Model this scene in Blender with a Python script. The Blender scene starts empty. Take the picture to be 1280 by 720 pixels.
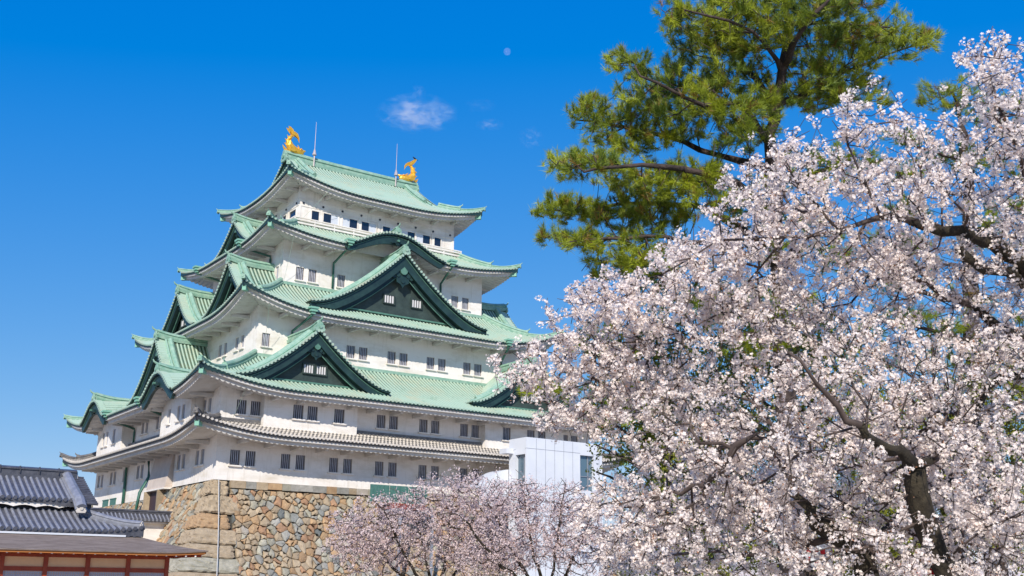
import bpy, math, random
import numpy as np
from mathutils import Vector, Matrix

SC = bpy.context.scene
COL = SC.collection
random.seed(7)
RNG = np.random.default_rng(11)

# ------------------------------------------------------------------ camera
CAM = np.array([-29.74, -79.658, -7.445]); YAW, PITCH, ROLL, FPX = .619, .266, .010, 1366.5
FW = np.array([math.sin(YAW)*math.cos(PITCH), math.cos(YAW)*math.cos(PITCH), math.sin(PITCH)])
_r = np.array([math.cos(YAW), -math.sin(YAW), 0.0]); _u = np.cross(_r, FW)
RT = _r*math.cos(ROLL)+_u*math.sin(ROLL); UP = -_r*math.sin(ROLL)+_u*math.cos(ROLL)
cam = bpy.data.cameras.new('camera'); camo = bpy.data.objects.new('camera', cam); COL.objects.link(camo)
cam.sensor_width = 36; cam.lens = FPX/1280*36; cam.clip_end = 20000; cam.clip_start = .3
M4 = Matrix.Identity(4)
for i in range(3):
    M4[i][0] = RT[i]; M4[i][1] = UP[i]; M4[i][2] = -FW[i]; M4[i][3] = CAM[i]
camo.matrix_world = M4
SC.camera = camo

def at(px, py, dist):
    """a point of the place, seen in direction (px,py), at the given distance along the view"""
    return CAM + (FW + RT*(px-640)/FPX - UP*(py-360)/FPX)*dist

# ------------------------------------------------------------------ world, sun, exposure
SUN = np.array([-1.0, -1.08, 1.0]); SUN = SUN/np.linalg.norm(SUN)
W = bpy.data.worlds.new('World'); SC.world = W; W.use_nodes = True
nt = W.node_tree; bg = nt.nodes['Background']
sky = nt.nodes.new('ShaderNodeTexSky'); sky.sky_type = 'NISHITA'; sky.sun_disc = False
sky.sun_elevation = math.asin(SUN[2]); sky.sun_rotation = math.atan2(SUN[0], SUN[1])
sky.altitude = 50; sky.air_density = 1.0; sky.dust_density = .1; sky.ozone_density = 2.5
# clear spring air: deepen the blue of the sky channel by channel
sp = nt.nodes.new('ShaderNodeSeparateColor'); cb = nt.nodes.new('ShaderNodeCombineColor'); nt.links.new(sky.outputs[0], sp.inputs[0])
def mth(op, a, b):
    n = nt.nodes.new('ShaderNodeMath'); n.operation = op
    for i, v in enumerate((a, b)):
        if isinstance(v, (int, float)): n.inputs[i].default_value = v
        else: nt.links.new(v, n.inputs[i])
    return n.outputs[0]
for ch, (ga, am, of) in enumerate(((1.0, .60, -.105), (.767, .555, 0), (.204, .83, 0))):
    v = mth('MULTIPLY', sp.outputs[ch], .143); v = mth('POWER', v, ga); v = mth('MULTIPLY', v, am/.12); v = mth('ADD', v, of/.12); v = mth('MAXIMUM', v, .002)
    nt.links.new(v, cb.inputs[ch])
nt.links.new(cb.outputs[0], bg.inputs['Color'])
bg.inputs['Strength'].default_value = .12
sl = bpy.data.lights.new('sun', 'SUN'); sl.energy = 4.8; sl.angle = math.radians(.5); sl.color = (1, .93, .83)
so = bpy.data.objects.new('sun', sl); COL.objects.link(so)
so.rotation_euler = Vector(SUN).to_track_quat('Z', 'Y').to_euler()
SC.view_settings.view_transform = 'Standard'; SC.view_settings.look = 'None'
SC.view_settings.gamma = 1; SC.view_settings.use_curve_mapping = False
SC.view_settings.exposure = 0
SC.cycles.volume_bounces = 6

GROUND = -9.1

# ------------------------------------------------------------------ materials
def mat(name, col, rough=.8, col2=None, scale=1.5, bump=0, bscale=8, metal=0, detail=4, stretch=(1,1,1), transl=0, lo=.35, hi=.65, island=0, spec=.5, wave=None, stain=None):
    m = bpy.data.materials.new(name); m.use_nodes = True; n = m.node_tree.nodes; l = m.node_tree.links
    b = n['Principled BSDF']; b.inputs['Roughness'].default_value = rough; b.inputs['Metallic'].default_value = metal
    b.inputs['Specular IOR Level'].default_value = spec
    b.inputs['Base Color'].default_value = (*col, 1)
    tc = n.new('ShaderNodeTexCoord'); mp = n.new('ShaderNodeMapping'); mp.inputs['Scale'].default_value = stretch
    l.new(tc.outputs['Object'], mp.inputs[0])
    out = None
    if col2 is not None:
        ns = n.new('ShaderNodeTexNoise'); ns.inputs['Scale'].default_value = scale; ns.inputs['Detail'].default_value = detail
        ns.inputs['Roughness'].default_value = .65
        l.new(mp.outputs[0], ns.inputs['Vector'])
        mr = n.new('ShaderNodeMapRange'); mr.inputs[1].default_value = lo; mr.inputs[2].default_value = hi
        l.new(ns.outputs['Fac'], mr.inputs[0])
        mx = n.new('ShaderNodeMix'); mx.data_type = 'RGBA'
        mx.inputs[6].default_value = (*col, 1); mx.inputs[7].default_value = (*col2, 1)
        l.new(mr.outputs[0], mx.inputs[0]); out = mx.outputs[2]
    if stain:
        sc_, st_, cl_, l0_, h0_ = stain
        mp2 = n.new('ShaderNodeMapping'); mp2.inputs['Scale'].default_value = st_; mp2.inputs['Location'].default_value = (3.1, 7.7, 1.3); l.new(tc.outputs['Object'], mp2.inputs[0])
        n2 = n.new('ShaderNodeTexNoise'); n2.inputs['Scale'].default_value = sc_; n2.inputs['Detail'].default_value = 8; n2.inputs['Roughness'].default_value = .7; l.new(mp2.outputs[0], n2.inputs['Vector'])
        r2 = n.new('ShaderNodeMapRange'); r2.inputs[1].default_value = l0_; r2.inputs[2].default_value = h0_; l.new(n2.outputs['Fac'], r2.inputs[0])
        x2 = n.new('ShaderNodeMix'); x2.data_type = 'RGBA'; x2.inputs[6].default_value = (*col, 1); x2.inputs[7].default_value = (*cl_, 1)
        if out: l.new(out, x2.inputs[6])
        l.new(r2.outputs[0], x2.inputs[0]); out = x2.outputs[2]
    if island:
        g = n.new('ShaderNodeNewGeometry'); h = n.new('ShaderNodeHueSaturation')
        mr2 = n.new('ShaderNodeMapRange'); mr2.inputs[3].default_value = 1-island; mr2.inputs[4].default_value = 1+island
        l.new(g.outputs['Random Per Island'], mr2.inputs[0]); l.new(mr2.outputs[0], h.inputs['Value'])
        if out: l.new(out, h.inputs['Color'])
        else: h.inputs['Color'].default_value = (*col, 1)
        out = h.outputs[0]
    if out: l.new(out, b.inputs['Base Color'])
    hsrc = None
    if bump:
        nb = n.new('ShaderNodeTexNoise'); nb.inputs['Scale'].default_value = bscale; nb.inputs['Detail'].default_value = 5
        l.new(mp.outputs[0], nb.inputs['Vector']); hsrc = nb.outputs['Fac']
        bp = n.new('ShaderNodeBump'); bp.inputs['Strength'].default_value = bump; bp.inputs['Distance'].default_value = .05
        l.new(hsrc, bp.inputs['Height']); l.new(bp.outputs[0], b.inputs['Normal'])
    if wave:
        wv = n.new('ShaderNodeTexWave'); wv.wave_type = 'BANDS'; wv.bands_direction = 'Z'; wv.wave_profile = 'SAW'
        wv.inputs['Scale'].default_value = wave; wv.inputs['Distortion'].default_value = .3
        l.new(tc.outputs['Object'], wv.inputs['Vector'])
        bp2 = n.new('ShaderNodeBump'); bp2.inputs['Strength'].default_value = .9; bp2.inputs['Distance'].default_value = .04
        l.new(wv.outputs['Fac'], bp2.inputs['Height'])
        l.new(bp2.outputs[0], b.inputs['Normal'])
    if transl:
        tr = n.new('ShaderNodeBsdfTranslucent'); ms = n.new('ShaderNodeMixShader'); ms.inputs[0].default_value = transl
        if out: l.new(out, tr.inputs[0])
        else: tr.inputs[0].default_value = (*col, 1)
        l.new(b.outputs[0], ms.inputs[1]); l.new(tr.outputs[0], ms.inputs[2])
        l.new(ms.outputs[0], n['Material Output'].inputs['Surface'])
    return m

MT = {}
MT['plaster'] = mat('white_plaster', (.87, .82, .76), .85, (.58, .50, .38), .45, .12, 3, lo=.46, hi=.84, stretch=(.8, .8, 1.9), detail=8, stain=(1.0, (2.2, 2.2, .22), (.60, .55, .47), .54, .82))
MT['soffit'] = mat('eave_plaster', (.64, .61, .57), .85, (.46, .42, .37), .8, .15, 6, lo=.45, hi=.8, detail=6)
MT['copper'] = mat('patina_copper', (.39, .53, .42), .6, (.47, .49, .35), .5, .3, 14, lo=.48, hi=.74, detail=7, stain=(.9, (1, 1, 1), (.20, .33, .24), .56, .80))
MT['copper_ridge'] = mat('patina_ridge', (.19, .37, .275), .6, (.35, .50, .385), 2.2, .4, 12, lo=.35, hi=.65, detail=6)
MT['copper_dark'] = mat('dark_bargeboard', (.011, .032, .032), .5, (.026, .068, .058), 1.1, .2, 6, lo=.4, hi=.75, detail=6)
MT['panel'] = mat('dark_green_boards', (.032, .052, .047), .65, (.06, .092, .08), 1.3, 0, 6, lo=.4, hi=.75, wave=1.1)
MT['copper_gap_shade'] = mat('copper_groove_shade', (.065, .13, .095), .7, (.14, .17, .10), 1.2, lo=.4, hi=.7)  # darker copy of the copper, paints shade between the roof rolls
MT['trim'] = mat('pale_trim', (.12, .26, .19), .6, (.06, .16, .12), 3, lo=.4, hi=.7)
MT['tile'] = mat('grey_tile', (.10, .098, .10), .55, (.2, .185, .17), 2, .2, 12, detail=5)
MT['tile_blue'] = mat('blue_grey_tile', (.055, .057, .07), .42, (.11, .11, .125), 3, .2, 12, detail=5)
MT['tile_roll'] = mat('tile_roll', (.27, .28, .32), .38, (.19, .195, .22), 3, .1, 12)
MT['rim'] = mat('dark_tile_rim', (.03, .03, .032), .6)
MT['mortar'] = mat('tile_mortar', (.70, .64, .56), .85, (.52, .47, .41), 3)
MT['dark'] = mat('dark_interior', (.010, .014, .028), .4)
MT['glass'] = mat('window_glass', (.015, .02, .035), .08, spec=.9)
MT['bars'] = mat('window_bars', (.50, .51, .58), .7, (.36, .37, .42), 3)
MT['wframe'] = mat('window_frame_wood', (.16, .15, .16), .7)
MT['barsw'] = mat('pale_window_bars', (.7, .68, .66), .7)
MT['curtain'] = mat('red_brown_inside', (.13, .03, .02), .7)
MT['blind'] = mat('window_blind', (.62, .66, .72), .6)
MT['gold'] = mat('gold_leaf', (1.0, .62, .09), .35, (.9, .42, .03), 3, .5, 9, metal=.45)
MT['iron'] = mat('green_pipe', (.02, .09, .065), .5, (.05, .16, .11), 2)
MT['bracket'] = mat('pale_green_cap', (.22, .46, .34), .6)
MT['rod'] = mat('pale_metal_rod', (.55, .47, .45), .4, metal=.3)
MT['vermil'] = mat('vermilion_wood', (.40, .065, .018), .5, (.30, .04, .012), 2, .1, 8)
MT['ochre'] = mat('ochre_edge', (.5, .18, .04), .6)
MT['cream'] = mat('cream_wall', (.92, .62, .36), .9, (.85, .56, .32), 2)
MT['bark_roof'] = mat('cedar_shingle', (.18, .14, .115), .9, (.29, .235, .20), 2.2, .5, 22, stretch=(.5, 3, 3), detail=8, spec=.1)
MT['panelwhite'] = mat('white_cladding', (.74, .76, .79), .4, (.67, .69, .73), .5)
MT['joint'] = mat('cladding_joint', (.25, .27, .31), .6)
MT['lattice'] = mat('lattice_wood', (.62, .50, .46), .6)
MT['paper'] = mat('shoji_pane', (.55, .60, .70), .4)
MT['greenp'] = mat('green_panel', (.05, .15, .12), .6, (.09, .2, .16), 3)
MT['redbase'] = mat('red_brown_base', (.28, .07, .05), .7)
MT['red'] = mat('red_paint', (.65, .015, .02), .4)
MT['bark'] = mat('cherry_bark', (.012, .009, .007), .95, (.055, .044, .026), 5, .9, 14, stretch=(1, 1, .6), detail=7)
MT['twig'] = mat('cherry_twig', (.05, .034, .028), .9, (.11, .08, .068), 4)
MT['pbark'] = mat('pine_bark', (.035, .024, .02), .9, (.085, .06, .05), 5, .8, 12)
MT['petal'] = mat('cherry_petal', (.98, .875, .81), .6, transl=.28, island=.09)
MT['petal2'] = mat('pink_petal', (.88, .72, .68), .65, transl=.35, island=.16)
MT['calyx'] = mat('young_leaf', (.34, .15, .075), .6, transl=.3, island=.4)
MT['needle'] = mat('pine_needle', (.42, .47, .024), .5, (.14, .21, .02), .9, transl=.25, island=.4, lo=.4, hi=.6)
MT['needle_old'] = mat('old_needle', (.30, .17, .035), .6, transl=.25, island=.35)
MT['leaf'] = mat('evergreen_leaf', (.14, .18, .018), .45, (.32, .32, .03), .8, transl=.2, island=.4)
MT['crow'] = mat('black_feather', (.01, .01, .012), .5)
MT['ground'] = mat('gravel_ground', (.34, .285, .21), .95, (.42, .36, .28), .6, .4, 30)

# ------------------------------------------------------------------ mesh helpers
def V3(*a): return np.array(a, float)

class MB:
    def __init__(s): s.v = []; s.f = []; s.m = []
    def add(s, vs, fs, mi=0):
        o = len(s.v); s.v.extend([tuple(map(float, q)) for q in vs])
        for k, f in enumerate(fs):
            s.f.append(tuple(o+i for i in f)); s.m.append(mi if not hasattr(mi, '__len__') else mi[k])
    def grid(s, P, mi=0, fn=None, close=False):
        nu, nv = P.shape[:2]; o = len(s.v); s.v.extend(map(tuple, P.reshape(-1, 3).tolist()))
        for i in range(nu-1 + (1 if close else 0)):
            i2 = (i+1) % nu
            for j in range(nv-1):
                s.f.append((o+i*nv+j, o+i2*nv+j, o+i2*nv+j+1, o+i*nv+j+1)); s.m.append(fn(i, j) if fn else mi)
    def box(s, c, h, ax=None, mi=0):
        c = np.array(c, float); A = np.eye(3) if ax is None else np.array(ax, float)
        vs = [c + A[0]*h[0]*x + A[1]*h[1]*y + A[2]*h[2]*z for x in (-1, 1) for y in (-1, 1) for z in (-1, 1)]
        s.add(vs, [(0, 1, 3, 2), (4, 6, 7, 5), (0, 4, 5, 1), (2, 3, 7, 6), (0, 2, 6, 4), (1, 5, 7, 3)], mi)
    def bb(s, a, b, mi=0):
        a = np.array(a, float); b = np.array(b, float); s.box((a+b)/2, np.abs(b-a)/2, None, mi)
    def sweep(s, path, prof, mi=0, scale=None, up=(0, 0, 1)):
        P = np.array(path, float); n = len(P); T = np.gradient(P, axis=0); up = np.array(up, float)
        rings = []
        for i in range(n):
            t = T[i]/(np.linalg.norm(T[i])+1e-9); sd = np.cross(t, up); sd /= np.linalg.norm(sd)+1e-9; nn = np.cross(sd, t)
            k = 1 if scale is None else scale[i]
            rings.append([P[i]+sd*a*k+nn*b*k for a, b in prof])
        R = np.array(rings); m = len(prof); o = len(s.v); s.v.extend(map(tuple, R.reshape(-1, 3).tolist()))
        for i in range(n-1):
            for j in range(m):
                j2 = (j+1) % m
                s.f.append((o+i*m+j, o+i*m+j2, o+(i+1)*m+j2, o+(i+1)*m+j)); s.m.append(mi)
        s.f.append(tuple(o+j for j in range(m))[::-1]); s.m.append(mi)
        s.f.append(tuple(o+(n-1)*m+j for j in range(m))); s.m.append(mi)
    def tube(s, path, r, n=8, mi=0):
        P = np.array(path, float); rr = r if hasattr(r, '__len__') else [r]*len(P)
        T = np.gradient(P, axis=0); up = V3(.13, .21, .97) if abs(T[0][2]) < .8*np.linalg.norm(T[0]) else V3(1, .1, .05)
        rings = []
        for i in range(len(P)):
            t = T[i]/(np.linalg.norm(T[i])+1e-9); a = np.cross(t, up); a /= np.linalg.norm(a)+1e-9; b = np.cross(a, t)
            rings.append([P[i]+rr[i]*(a*math.cos(2*math.pi*k/n)+b*math.sin(2*math.pi*k/n)) for k in range(n)])
        R = np.array(rings); o = len(s.v); s.v.extend(map(tuple, R.reshape(-1, 3).tolist()))
        for i in range(len(P)-1):
            for j in range(n):
                j2 = (j+1) % n
                s.f.append((o+i*n+j, o+i*n+j2, o+(i+1)*n+j2, o+(i+1)*n+j)); s.m.append(mi)
        s.f.append(tuple(o+j for j in range(n))[::-1]); s.m.append(mi)
        s.f.append(tuple(o+(len(P)-1)*n+j for j in range(n))); s.m.append(mi)
    def prism(s, pts, c, u, v, n, th, mi=0):
        """flat outline pts (a,b) in the plane u,v about c, extruded th along n"""
        c = np.array(c, float); u = np.array(u, float); v = np.array(v, float); n = np.array(n, float); k = len(pts)
        A = [c+u*a+v*b for a, b in pts]; B = [p+n*th for p in A]
        s.add(A+B, [tuple(range(k))[::-1], tuple(range(k, 2*k))] + [(i, (i+1) % k, k+(i+1) % k, k+i) for i in range(k)], mi)
    def mesh(s, name, mats, smooth=False):
        me = bpy.data.meshes.new(name); me.from_pydata(s.v, [], s.f)
        for m in (mats if isinstance(mats, (list, tuple)) else [mats]): me.materials.append(MT[m] if isinstance(m, str) else m)
        me.polygons.foreach_set('material_index', s.m)
        if smooth: me.polygons.foreach_set('use_smooth', [True]*len(s.f))
        me.update(); return me
    def build(s, name, mats, parent=None, smooth=False):
        return link(name, s.mesh(name, mats, smooth), parent)

ROOTLOC = {}
def link(name, me, parent=None, loc=None):
    o = bpy.data.objects.new(name, me); COL.objects.link(o)
    if loc is not None: o.location = loc
    if parent is not None:
        o.parent = parent
        if parent.name in ROOTLOC: o.matrix_parent_inverse = Matrix.Translation(-Vector(ROOTLOC[parent.name]))
    return o
def tag(o, label, cat, group=None, kind=None):
    if label: o['label'] = label
    if cat: o['category'] = cat
    if group: o['group'] = group
    if kind: o['kind'] = kind
    return o
def thing(name, loc, label, cat, group=None):
    o = bpy.data.objects.new(name, None); COL.objects.link(o); o.location = loc; o.empty_display_size = .3
    ROOTLOC[o.name] = tuple(loc); return tag(o, label, cat, group)

# ------------------------------------------------------------------ ground
mb = MB(); mb.add([(-6000, -6000, GROUND), (6000, -6000, GROUND), (6000, 6000, GROUND), (-6000, 6000, GROUND)], [(0, 1, 2, 3)])
tag(mb.build('ground', 'ground'), 'pale gravel ground of the castle enclosure', 'ground', kind='structure')

# ================================================================== CASTLE
K = 2.12; WX, WY = 17*K, 15*K
INS = [0, 0, 2*K, 3.5*K, 4.5*K]
castle = thing('castle_keep', (WX/2, WY/2, 0), 'tall white five storey castle tower with green copper roofs and gold fish on the ridge', 'castle')

# --- walls with real window openings
def wall_face(mb, O, u, n, L, z0, z1, ops, depth=.32):
    """O corner (x,y); u along; n outward; ops = (s0,s1,za,zb)"""
    O = np.array(O, float); u = np.array(u, float); n = np.array(n, float)
    ss = sorted({0, L, *[o[0] for o in ops], *[o[1] for o in ops]}); zs = sorted({z0, z1, *[o[2] for o in ops], *[o[3] for o in ops]})
    P = lambda s, z, d=0: (*(O+u*s-n*d), z)
    for i in range(len(ss)-1):
        for j in range(len(zs)-1):
            a, b, c, d = ss[i], ss[i+1], zs[j], zs[j+1]; ms, mz = (a+b)/2, (c+d)/2
            if any(o[0] < ms < o[1] and o[2] < mz < o[3] for o in ops): continue
            mb.add([P(a, c), P(b, c), P(b, d), P(a, d)], [(0, 1, 2, 3)])
    for a, b, c, d in ops:
        for q in ((P(a, c), P(b, c), P(b, c, depth), P(a, c, depth)), (P(a, d), P(b, d), P(b, d, depth), P(a, d, depth)),
                  (P(a, c), P(a, d), P(a, d, depth), P(a, c, depth)), (P(b, c), P(b, d), P(b, d, depth), P(b, c, depth))):
            mb.add(q, [(0, 1, 2, 3)])

WM = {}
def window(parent, O, u, n, s0, s1, za, zb, style='bars', backc='dark'):
    """window part set in an opening: dark back, vertical bars and a plaster sill as its sub-parts"""
    w, h = s1-s0, zb-za; key = (round(w, 2), round(h, 2), style, tuple(u), backc)
    u3, n3 = V3(*u, 0), V3(*n, 0); z3 = V3(0, 0, 1)
    if key not in WM:
        a = MB(); a.box(-n3*.30, (w/2, .02, h/2), (u3, n3, z3))
        for sg in (-1, 1): a.box(u3*sg*(w/2-.03)-n3*.2, (.03, .06, h/2), (u3, n3, z3), 1)
        a.box(z3*(h/2-.03)-n3*.2, (w/2-.06, .06, .03), (u3, n3, z3), 1)
        b = MB(); nb = 4 if w > .7 else 3
        if style == 'bars':
            for k in range(nb):
                x = (k+1)/(nb+1)*w-w/2; b.box(u3*x-n3*.13, (.032, .045, h/2-.004), (u3, n3, z3))
        else:
            b.box(u3*(w*.25)-n3*.2, (w*.25, .02, h/2-.03), (u3, n3, z3))
        c = MB(); c.box(-z3*(h/2+.05)+n3*.07, (w/2+.14, .09, .055), (u3, n3, z3))
        WM[key] = (a.mesh('window', [backc if style == 'bars' else 'glass', 'wframe']), b.mesh('bars', 'bars' if style == 'bars' else 'blind'), c.mesh('sill', 'plaster'))
    A, B, Cc = WM[key]
    p = (*(np.array(O)+np.array(u)*(s0+s1)/2), (za+zb)/2)
    wo = link('window', A, parent, p)
    bo = link('window_bars', B, wo)
    if style == 'bars': link('window_sill', Cc, wo)
    return wo

FR = ((1, 0), (0, -1)); LF = ((0, 1), (-1, 0))
def tier(t, z0, z1, fr, lf, style='bars', zl0=None):
    i = INS[t]; x0, x1, y0, y1 = i, WX-i, i, WY-i
    mb = MB()
    F = [(a-x0, b-x0, c, d) for a, b, c, d in fr]; Lw = [(a-y0, b-y0, c, d) for a, b, c, d in lf]
    wall_face(mb, (x0, y0), FR[0], FR[1], x1-x0, z0, z1, F); wall_face(mb, (x0, y0), LF[0], LF[1], y1-y0, z0, z1, Lw)
    wall_face(mb, (x1, y0), (0, 1), (1, 0), y1-y0, z0, z1, []); wall_face(mb, (x0, y1), (1, 0), (0, 1), x1-x0, z0, z1, [])
    mb.build('wall', 'plaster', castle)
    for n_, (a, b, c, d) in enumerate(fr): window(castle, (0, y0), FR[0], FR[1], a, b, c, d, style, 'curtain' if (n_*7+t) % 5 == 0 and t in (2, 3) else 'dark')
    for a, b, c, d in lf: window(castle, (x0, 0), LF[0], LF[1], a, b, c, d, style)
    return mb

def pairs(cs, w, gap, z0, z1): 
    o = []
    for c in cs: o += [(c-gap/2-w, c-gap/2, z0, z1), (c+gap/2, c+gap/2+w, z0, z1)]
    return o
H1 = (1.12, 2.28)
fr1 = pairs([2.12+4.12*k for k in range(8)], .78, .46, *H1)
lf1 = pairs([3.4, 7.6, 18.05, 26.1, 30.2], .72, .42, 1.28, 2.48) + [(22.3, 23.0, 1.28, 2.48)]
tier(0, -.02, 4.3, fr1, lf1)
H2 = (5.0, 6.12)
fr2 = pairs([2.3], .8, .34, *H2)+pairs([14.45, 18.53, 22.65], .82, .36, *H2)+pairs([WX-2.3], .8, .34, *H2)
lf2 = pairs([2.75], .68, .45, 5.2, 6.36)+pairs([17.9, 13.9], .68, .45, 5.2, 6.5)
tier(1, 3.9, 7.85, fr2, lf2)
H3 = (11.45, 12.58)
fr3 = [(4.72, 5.42, *H3)]+pairs([9.5, 13.52, 17.58, 21.63, 25.6, WX-6.3], .82, .4, *H3)
lf3 = pairs([7.9, 11.76, 19.9, 24], .66, .6, 11.7, 12.85)
tier(2, 9.8, 15.1, fr3, lf3)
H4 = (18.55, 19.75)
fr4 = pairs([9.75], .78, .44, *H4)+[(12.82, 13.6, *H4), (WX-13.6, WX-12.82, *H4)]+pairs([WX-9.95], .78, .46, *H4)
lf4 = [(8.2, 8.85, 18.5, 19.75), (22.9, 23.6, 18.5, 19.75)]
tier(3, 17.3, 22.75, fr4, lf4)
H5 = (25.1, 26.02)
bays5 = [10.72+1.47*k for k in range(10)]
fr5 = [(10.85, 11.6, *H5)]+[(a, a+1.55, *H5) for a in (12.05, 14.05, 16.05, 18.35, 20.4, 22.15)]+[(24.2, 24.95, *H5)]
lf5 = [(9.95+2.15*k, 11.35+2.15*k, *H5) for k in range(6)]
tier(4, 24.0, 28.6, [], [])   # replaced openings below: shallow glazed panels
top_wall_y, top_wall_x = INS[4], INS[4]
def glazed(parent, O, u, n, s0, s1, za, zb, blind=True, flip=False):
    u3, n3, z3 = V3(*u, 0), V3(*n, 0), V3(0, 0, 1); w, h = s1-s0, zb-za; c = V3(*(np.array(O)+np.array(u)*(s0+s1)/2), (za+zb)/2)
    a = MB(); a.box(c+n3*.012, (w/2, .014, h/2), (u3, n3, z3))
    o = a.build('window', 'glass', parent)
    f = MB()
    for sg in (-1, 1):
        f.box(c+u3*sg*(w/2+.05)+n3*.045, (.05, .05, h/2+.1), (u3, n3, z3)); f.box(c+z3*sg*(h/2+.05)+n3*.045, (w/2, .048, .05), (u3, n3, z3))
    f.build('window_frame', 'plaster', o)
    if blind:
        b = MB(); k = -1 if flip else 1; b.box(c+u3*k*w*.26+n3*.035, (w*.24, .012, h/2-.004), (u3, n3, z3)); b.build('window_blind', 'blind', o)
for k, q in enumerate(fr5): glazed(castle, (0, INS[4]), *FR, *q, blind=k not in (0, 7), flip=k in (2, 5, 6))
for k, q in enumerate(lf5): glazed(castle, (INS[4], 0), *LF, *q, blind=k > 0, flip=False)
# top storey timber lines: beams, posts, nail covers, balcony rails
mb = MB()
y5, x5 = INS[4], INS[4]; X5, Y5 = WX-x5, WY-y5
for z, hh, pr_ in ((26.32, .05, .05), (26.95, .045, .04)):
    mb.bb((x5-pr_, y5-pr_, z-hh), (X5+pr_, y5-.001, z+hh)); mb.bb((x5-pr_, y5, z-hh), (x5-.001, Y5, z+hh)); mb.bb((X5+.001, y5, z-hh), (X5+pr_, Y5, z+hh))
for x in (x5+.1, 11.82, 13.85, 15.85, 17.95, 20.15, 22.05, 24.0, X5-.1):
    mb.bb((x-.11, y5-.07, 24.6), (x+.11, y5-.002, 26.26))
for y in [y5+.1+2.15*k for k in range(1, 7)]: mb.bb((x5-.07, y-.11, 24.6), (x5-.002, y+.11, 26.26))
mb.build('wall_beam', 'plaster', castle)
mb = MB()
for k in range(9):
    x = x5+.45+k*(X5-x5-.9)/8
    mb.tube([(x, y5-.001, 26.6), (x, y5-.08, 26.6)], .1, 8)
for k in range(6):
    y = y5+.45+k*2.3; mb.tube([(x5-.001, y, 26.6), (x5-.08, y, 26.6)], .1, 8)
mb.build('nail_cover', 'dark', castle)
mb = MB(); o = .62
for z, t_ in ((24.42, .09), (24.72, .06), (24.93, .045)):
    mb.bb((x5-o, y5-o, z-t_), (X5+o, y5-o+.14, z+t_)); mb.bb((x5-o, y5-o+.14, z-t_), (x5-o+.14, Y5+o, z+t_)); mb.bb((X5+o-.14, y5-o+.14, z-t_), (X5+o, Y5+o, z+t_))
for k in range(10):
    x = x5-o+.07+k*(X5-x5+2*o-.14)/9; mb.bb((x-.05, y5-o+.02, 24.0), (x+.05, y5-o+.12, 24.88))
for k in range(1, 8):
    y = y5-o+.07+k*(Y5-y5+2*o-.14)/7; mb.bb((x5-o+.02, y-.05, 24.0), (x5-o+.12, y+.05, 24.88))
mb.bb((x5-o+.15, y5-o+.15, 24.1), (X5+o-.15, y5-.01, 24.3)); mb.bb((x5-o+.15, y5, 24.1), (x5-.01, Y5, 24.3))
mb.build('balcony', 'plaster', castle)

# projecting bays (stone drop bays) on tier two
def bay(face, a, b, z0, z1, proj, ops, ins=0):
    u, n = face; u2, n2 = np.array(u, float), np.array(n, float)
    O = (n2*proj + u2*a) if face is FR else (n2*proj + u2*a)
    mb = MB(); wall_face(mb, O, u, n, b-a, z0, z1, [(p-a, q-a, c, d) for p, q, c, d in ops])
    for s in (a, b):
        p0 = n2*proj+u2*s; p1 = n2*(-.02)+u2*s
        mb.add([(*p0, z0), (*p1, z0), (*p1, z1), (*p0, z1)], [(0, 1, 2, 3)])
    mb.build('bay', 'plaster', castle)
    for p, q, c, d in ops: window(castle, tuple(n2*proj), u, n, p, q, c, d)
bay(FR, 3.25, 11.25, 3.95, 7.35, .75, pairs([6.7], .86, .36, 4.95, 6.08)+[(9.2, 10.1, 4.95, 6.08)])
bay(FR, WX-12.3, WX-3.6, 3.95, 7.35, .75, [(WX-10.4, WX-9.55, 4.95, 6.08)]+pairs([WX-6.7], .86, .36, 4.95, 6.08))
bay(LF, 3.6, 10.6, 3.9, 7.25, .95, pairs([5.85], .62, .5, 4.95, 6.17)+[(8.3, 8.9, 4.95, 6.17)])
bay(LF, 21.4, 29.1, 3.9, 7.25, .95, pairs([26.6], .66, .5, 4.85, 6.17)+[(23.45, 24.2, 4.85, 6.17)])

# stone drop hood over the side door
mb = MB(); ya, yb = 9.2, 13.9
mb.add([(-.02, ya, 3.1), (-.02, yb, 3.1), (-.62, yb, -.05), (-.62, ya, -.05), (-.005, ya, -.05), (-.005, yb, -.05)], [(0, 1, 2, 3), (0, 3, 4), (1, 5, 2), (3, 2, 5, 4)])
mb.bb((-.72, ya-.1, -.17), (.0, yb+.1, -.055), 1)
mb.build('hood', [mat('shaded_hood', (.62, .53, .46), .8, (.52, .44, .38), 1), 'plaster'], castle)  # darker beige puts the eave's shade into the hood colour
# low part of the wall on the far left of the side face, with green shutters
mb = MB(); mb.bb((0.004, 15.2, -.62), (.4, WY-.004, -.024)); mb.bb((0.006, 23.4, -1.25), (.4, WY-.006, -.624)); mb.build('wall', 'plaster', castle)
for y in (25.2, 27.6):
    mb = MB(); mb.bb((-.06, y-.85, -1.0), (.002, y+.85, -.08)); mb.bb((-.1, y-.95, -.08), (.002, y+.95, .0)); sh = mb.build('shutter', 'greenp', castle)

# --- roofs
def cshape(a, L, p=2.2): return np.clip(1-np.asarray(a, float)/L, 0, 1)**p
def prof(t): return .72*t+.28*t*t

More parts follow.
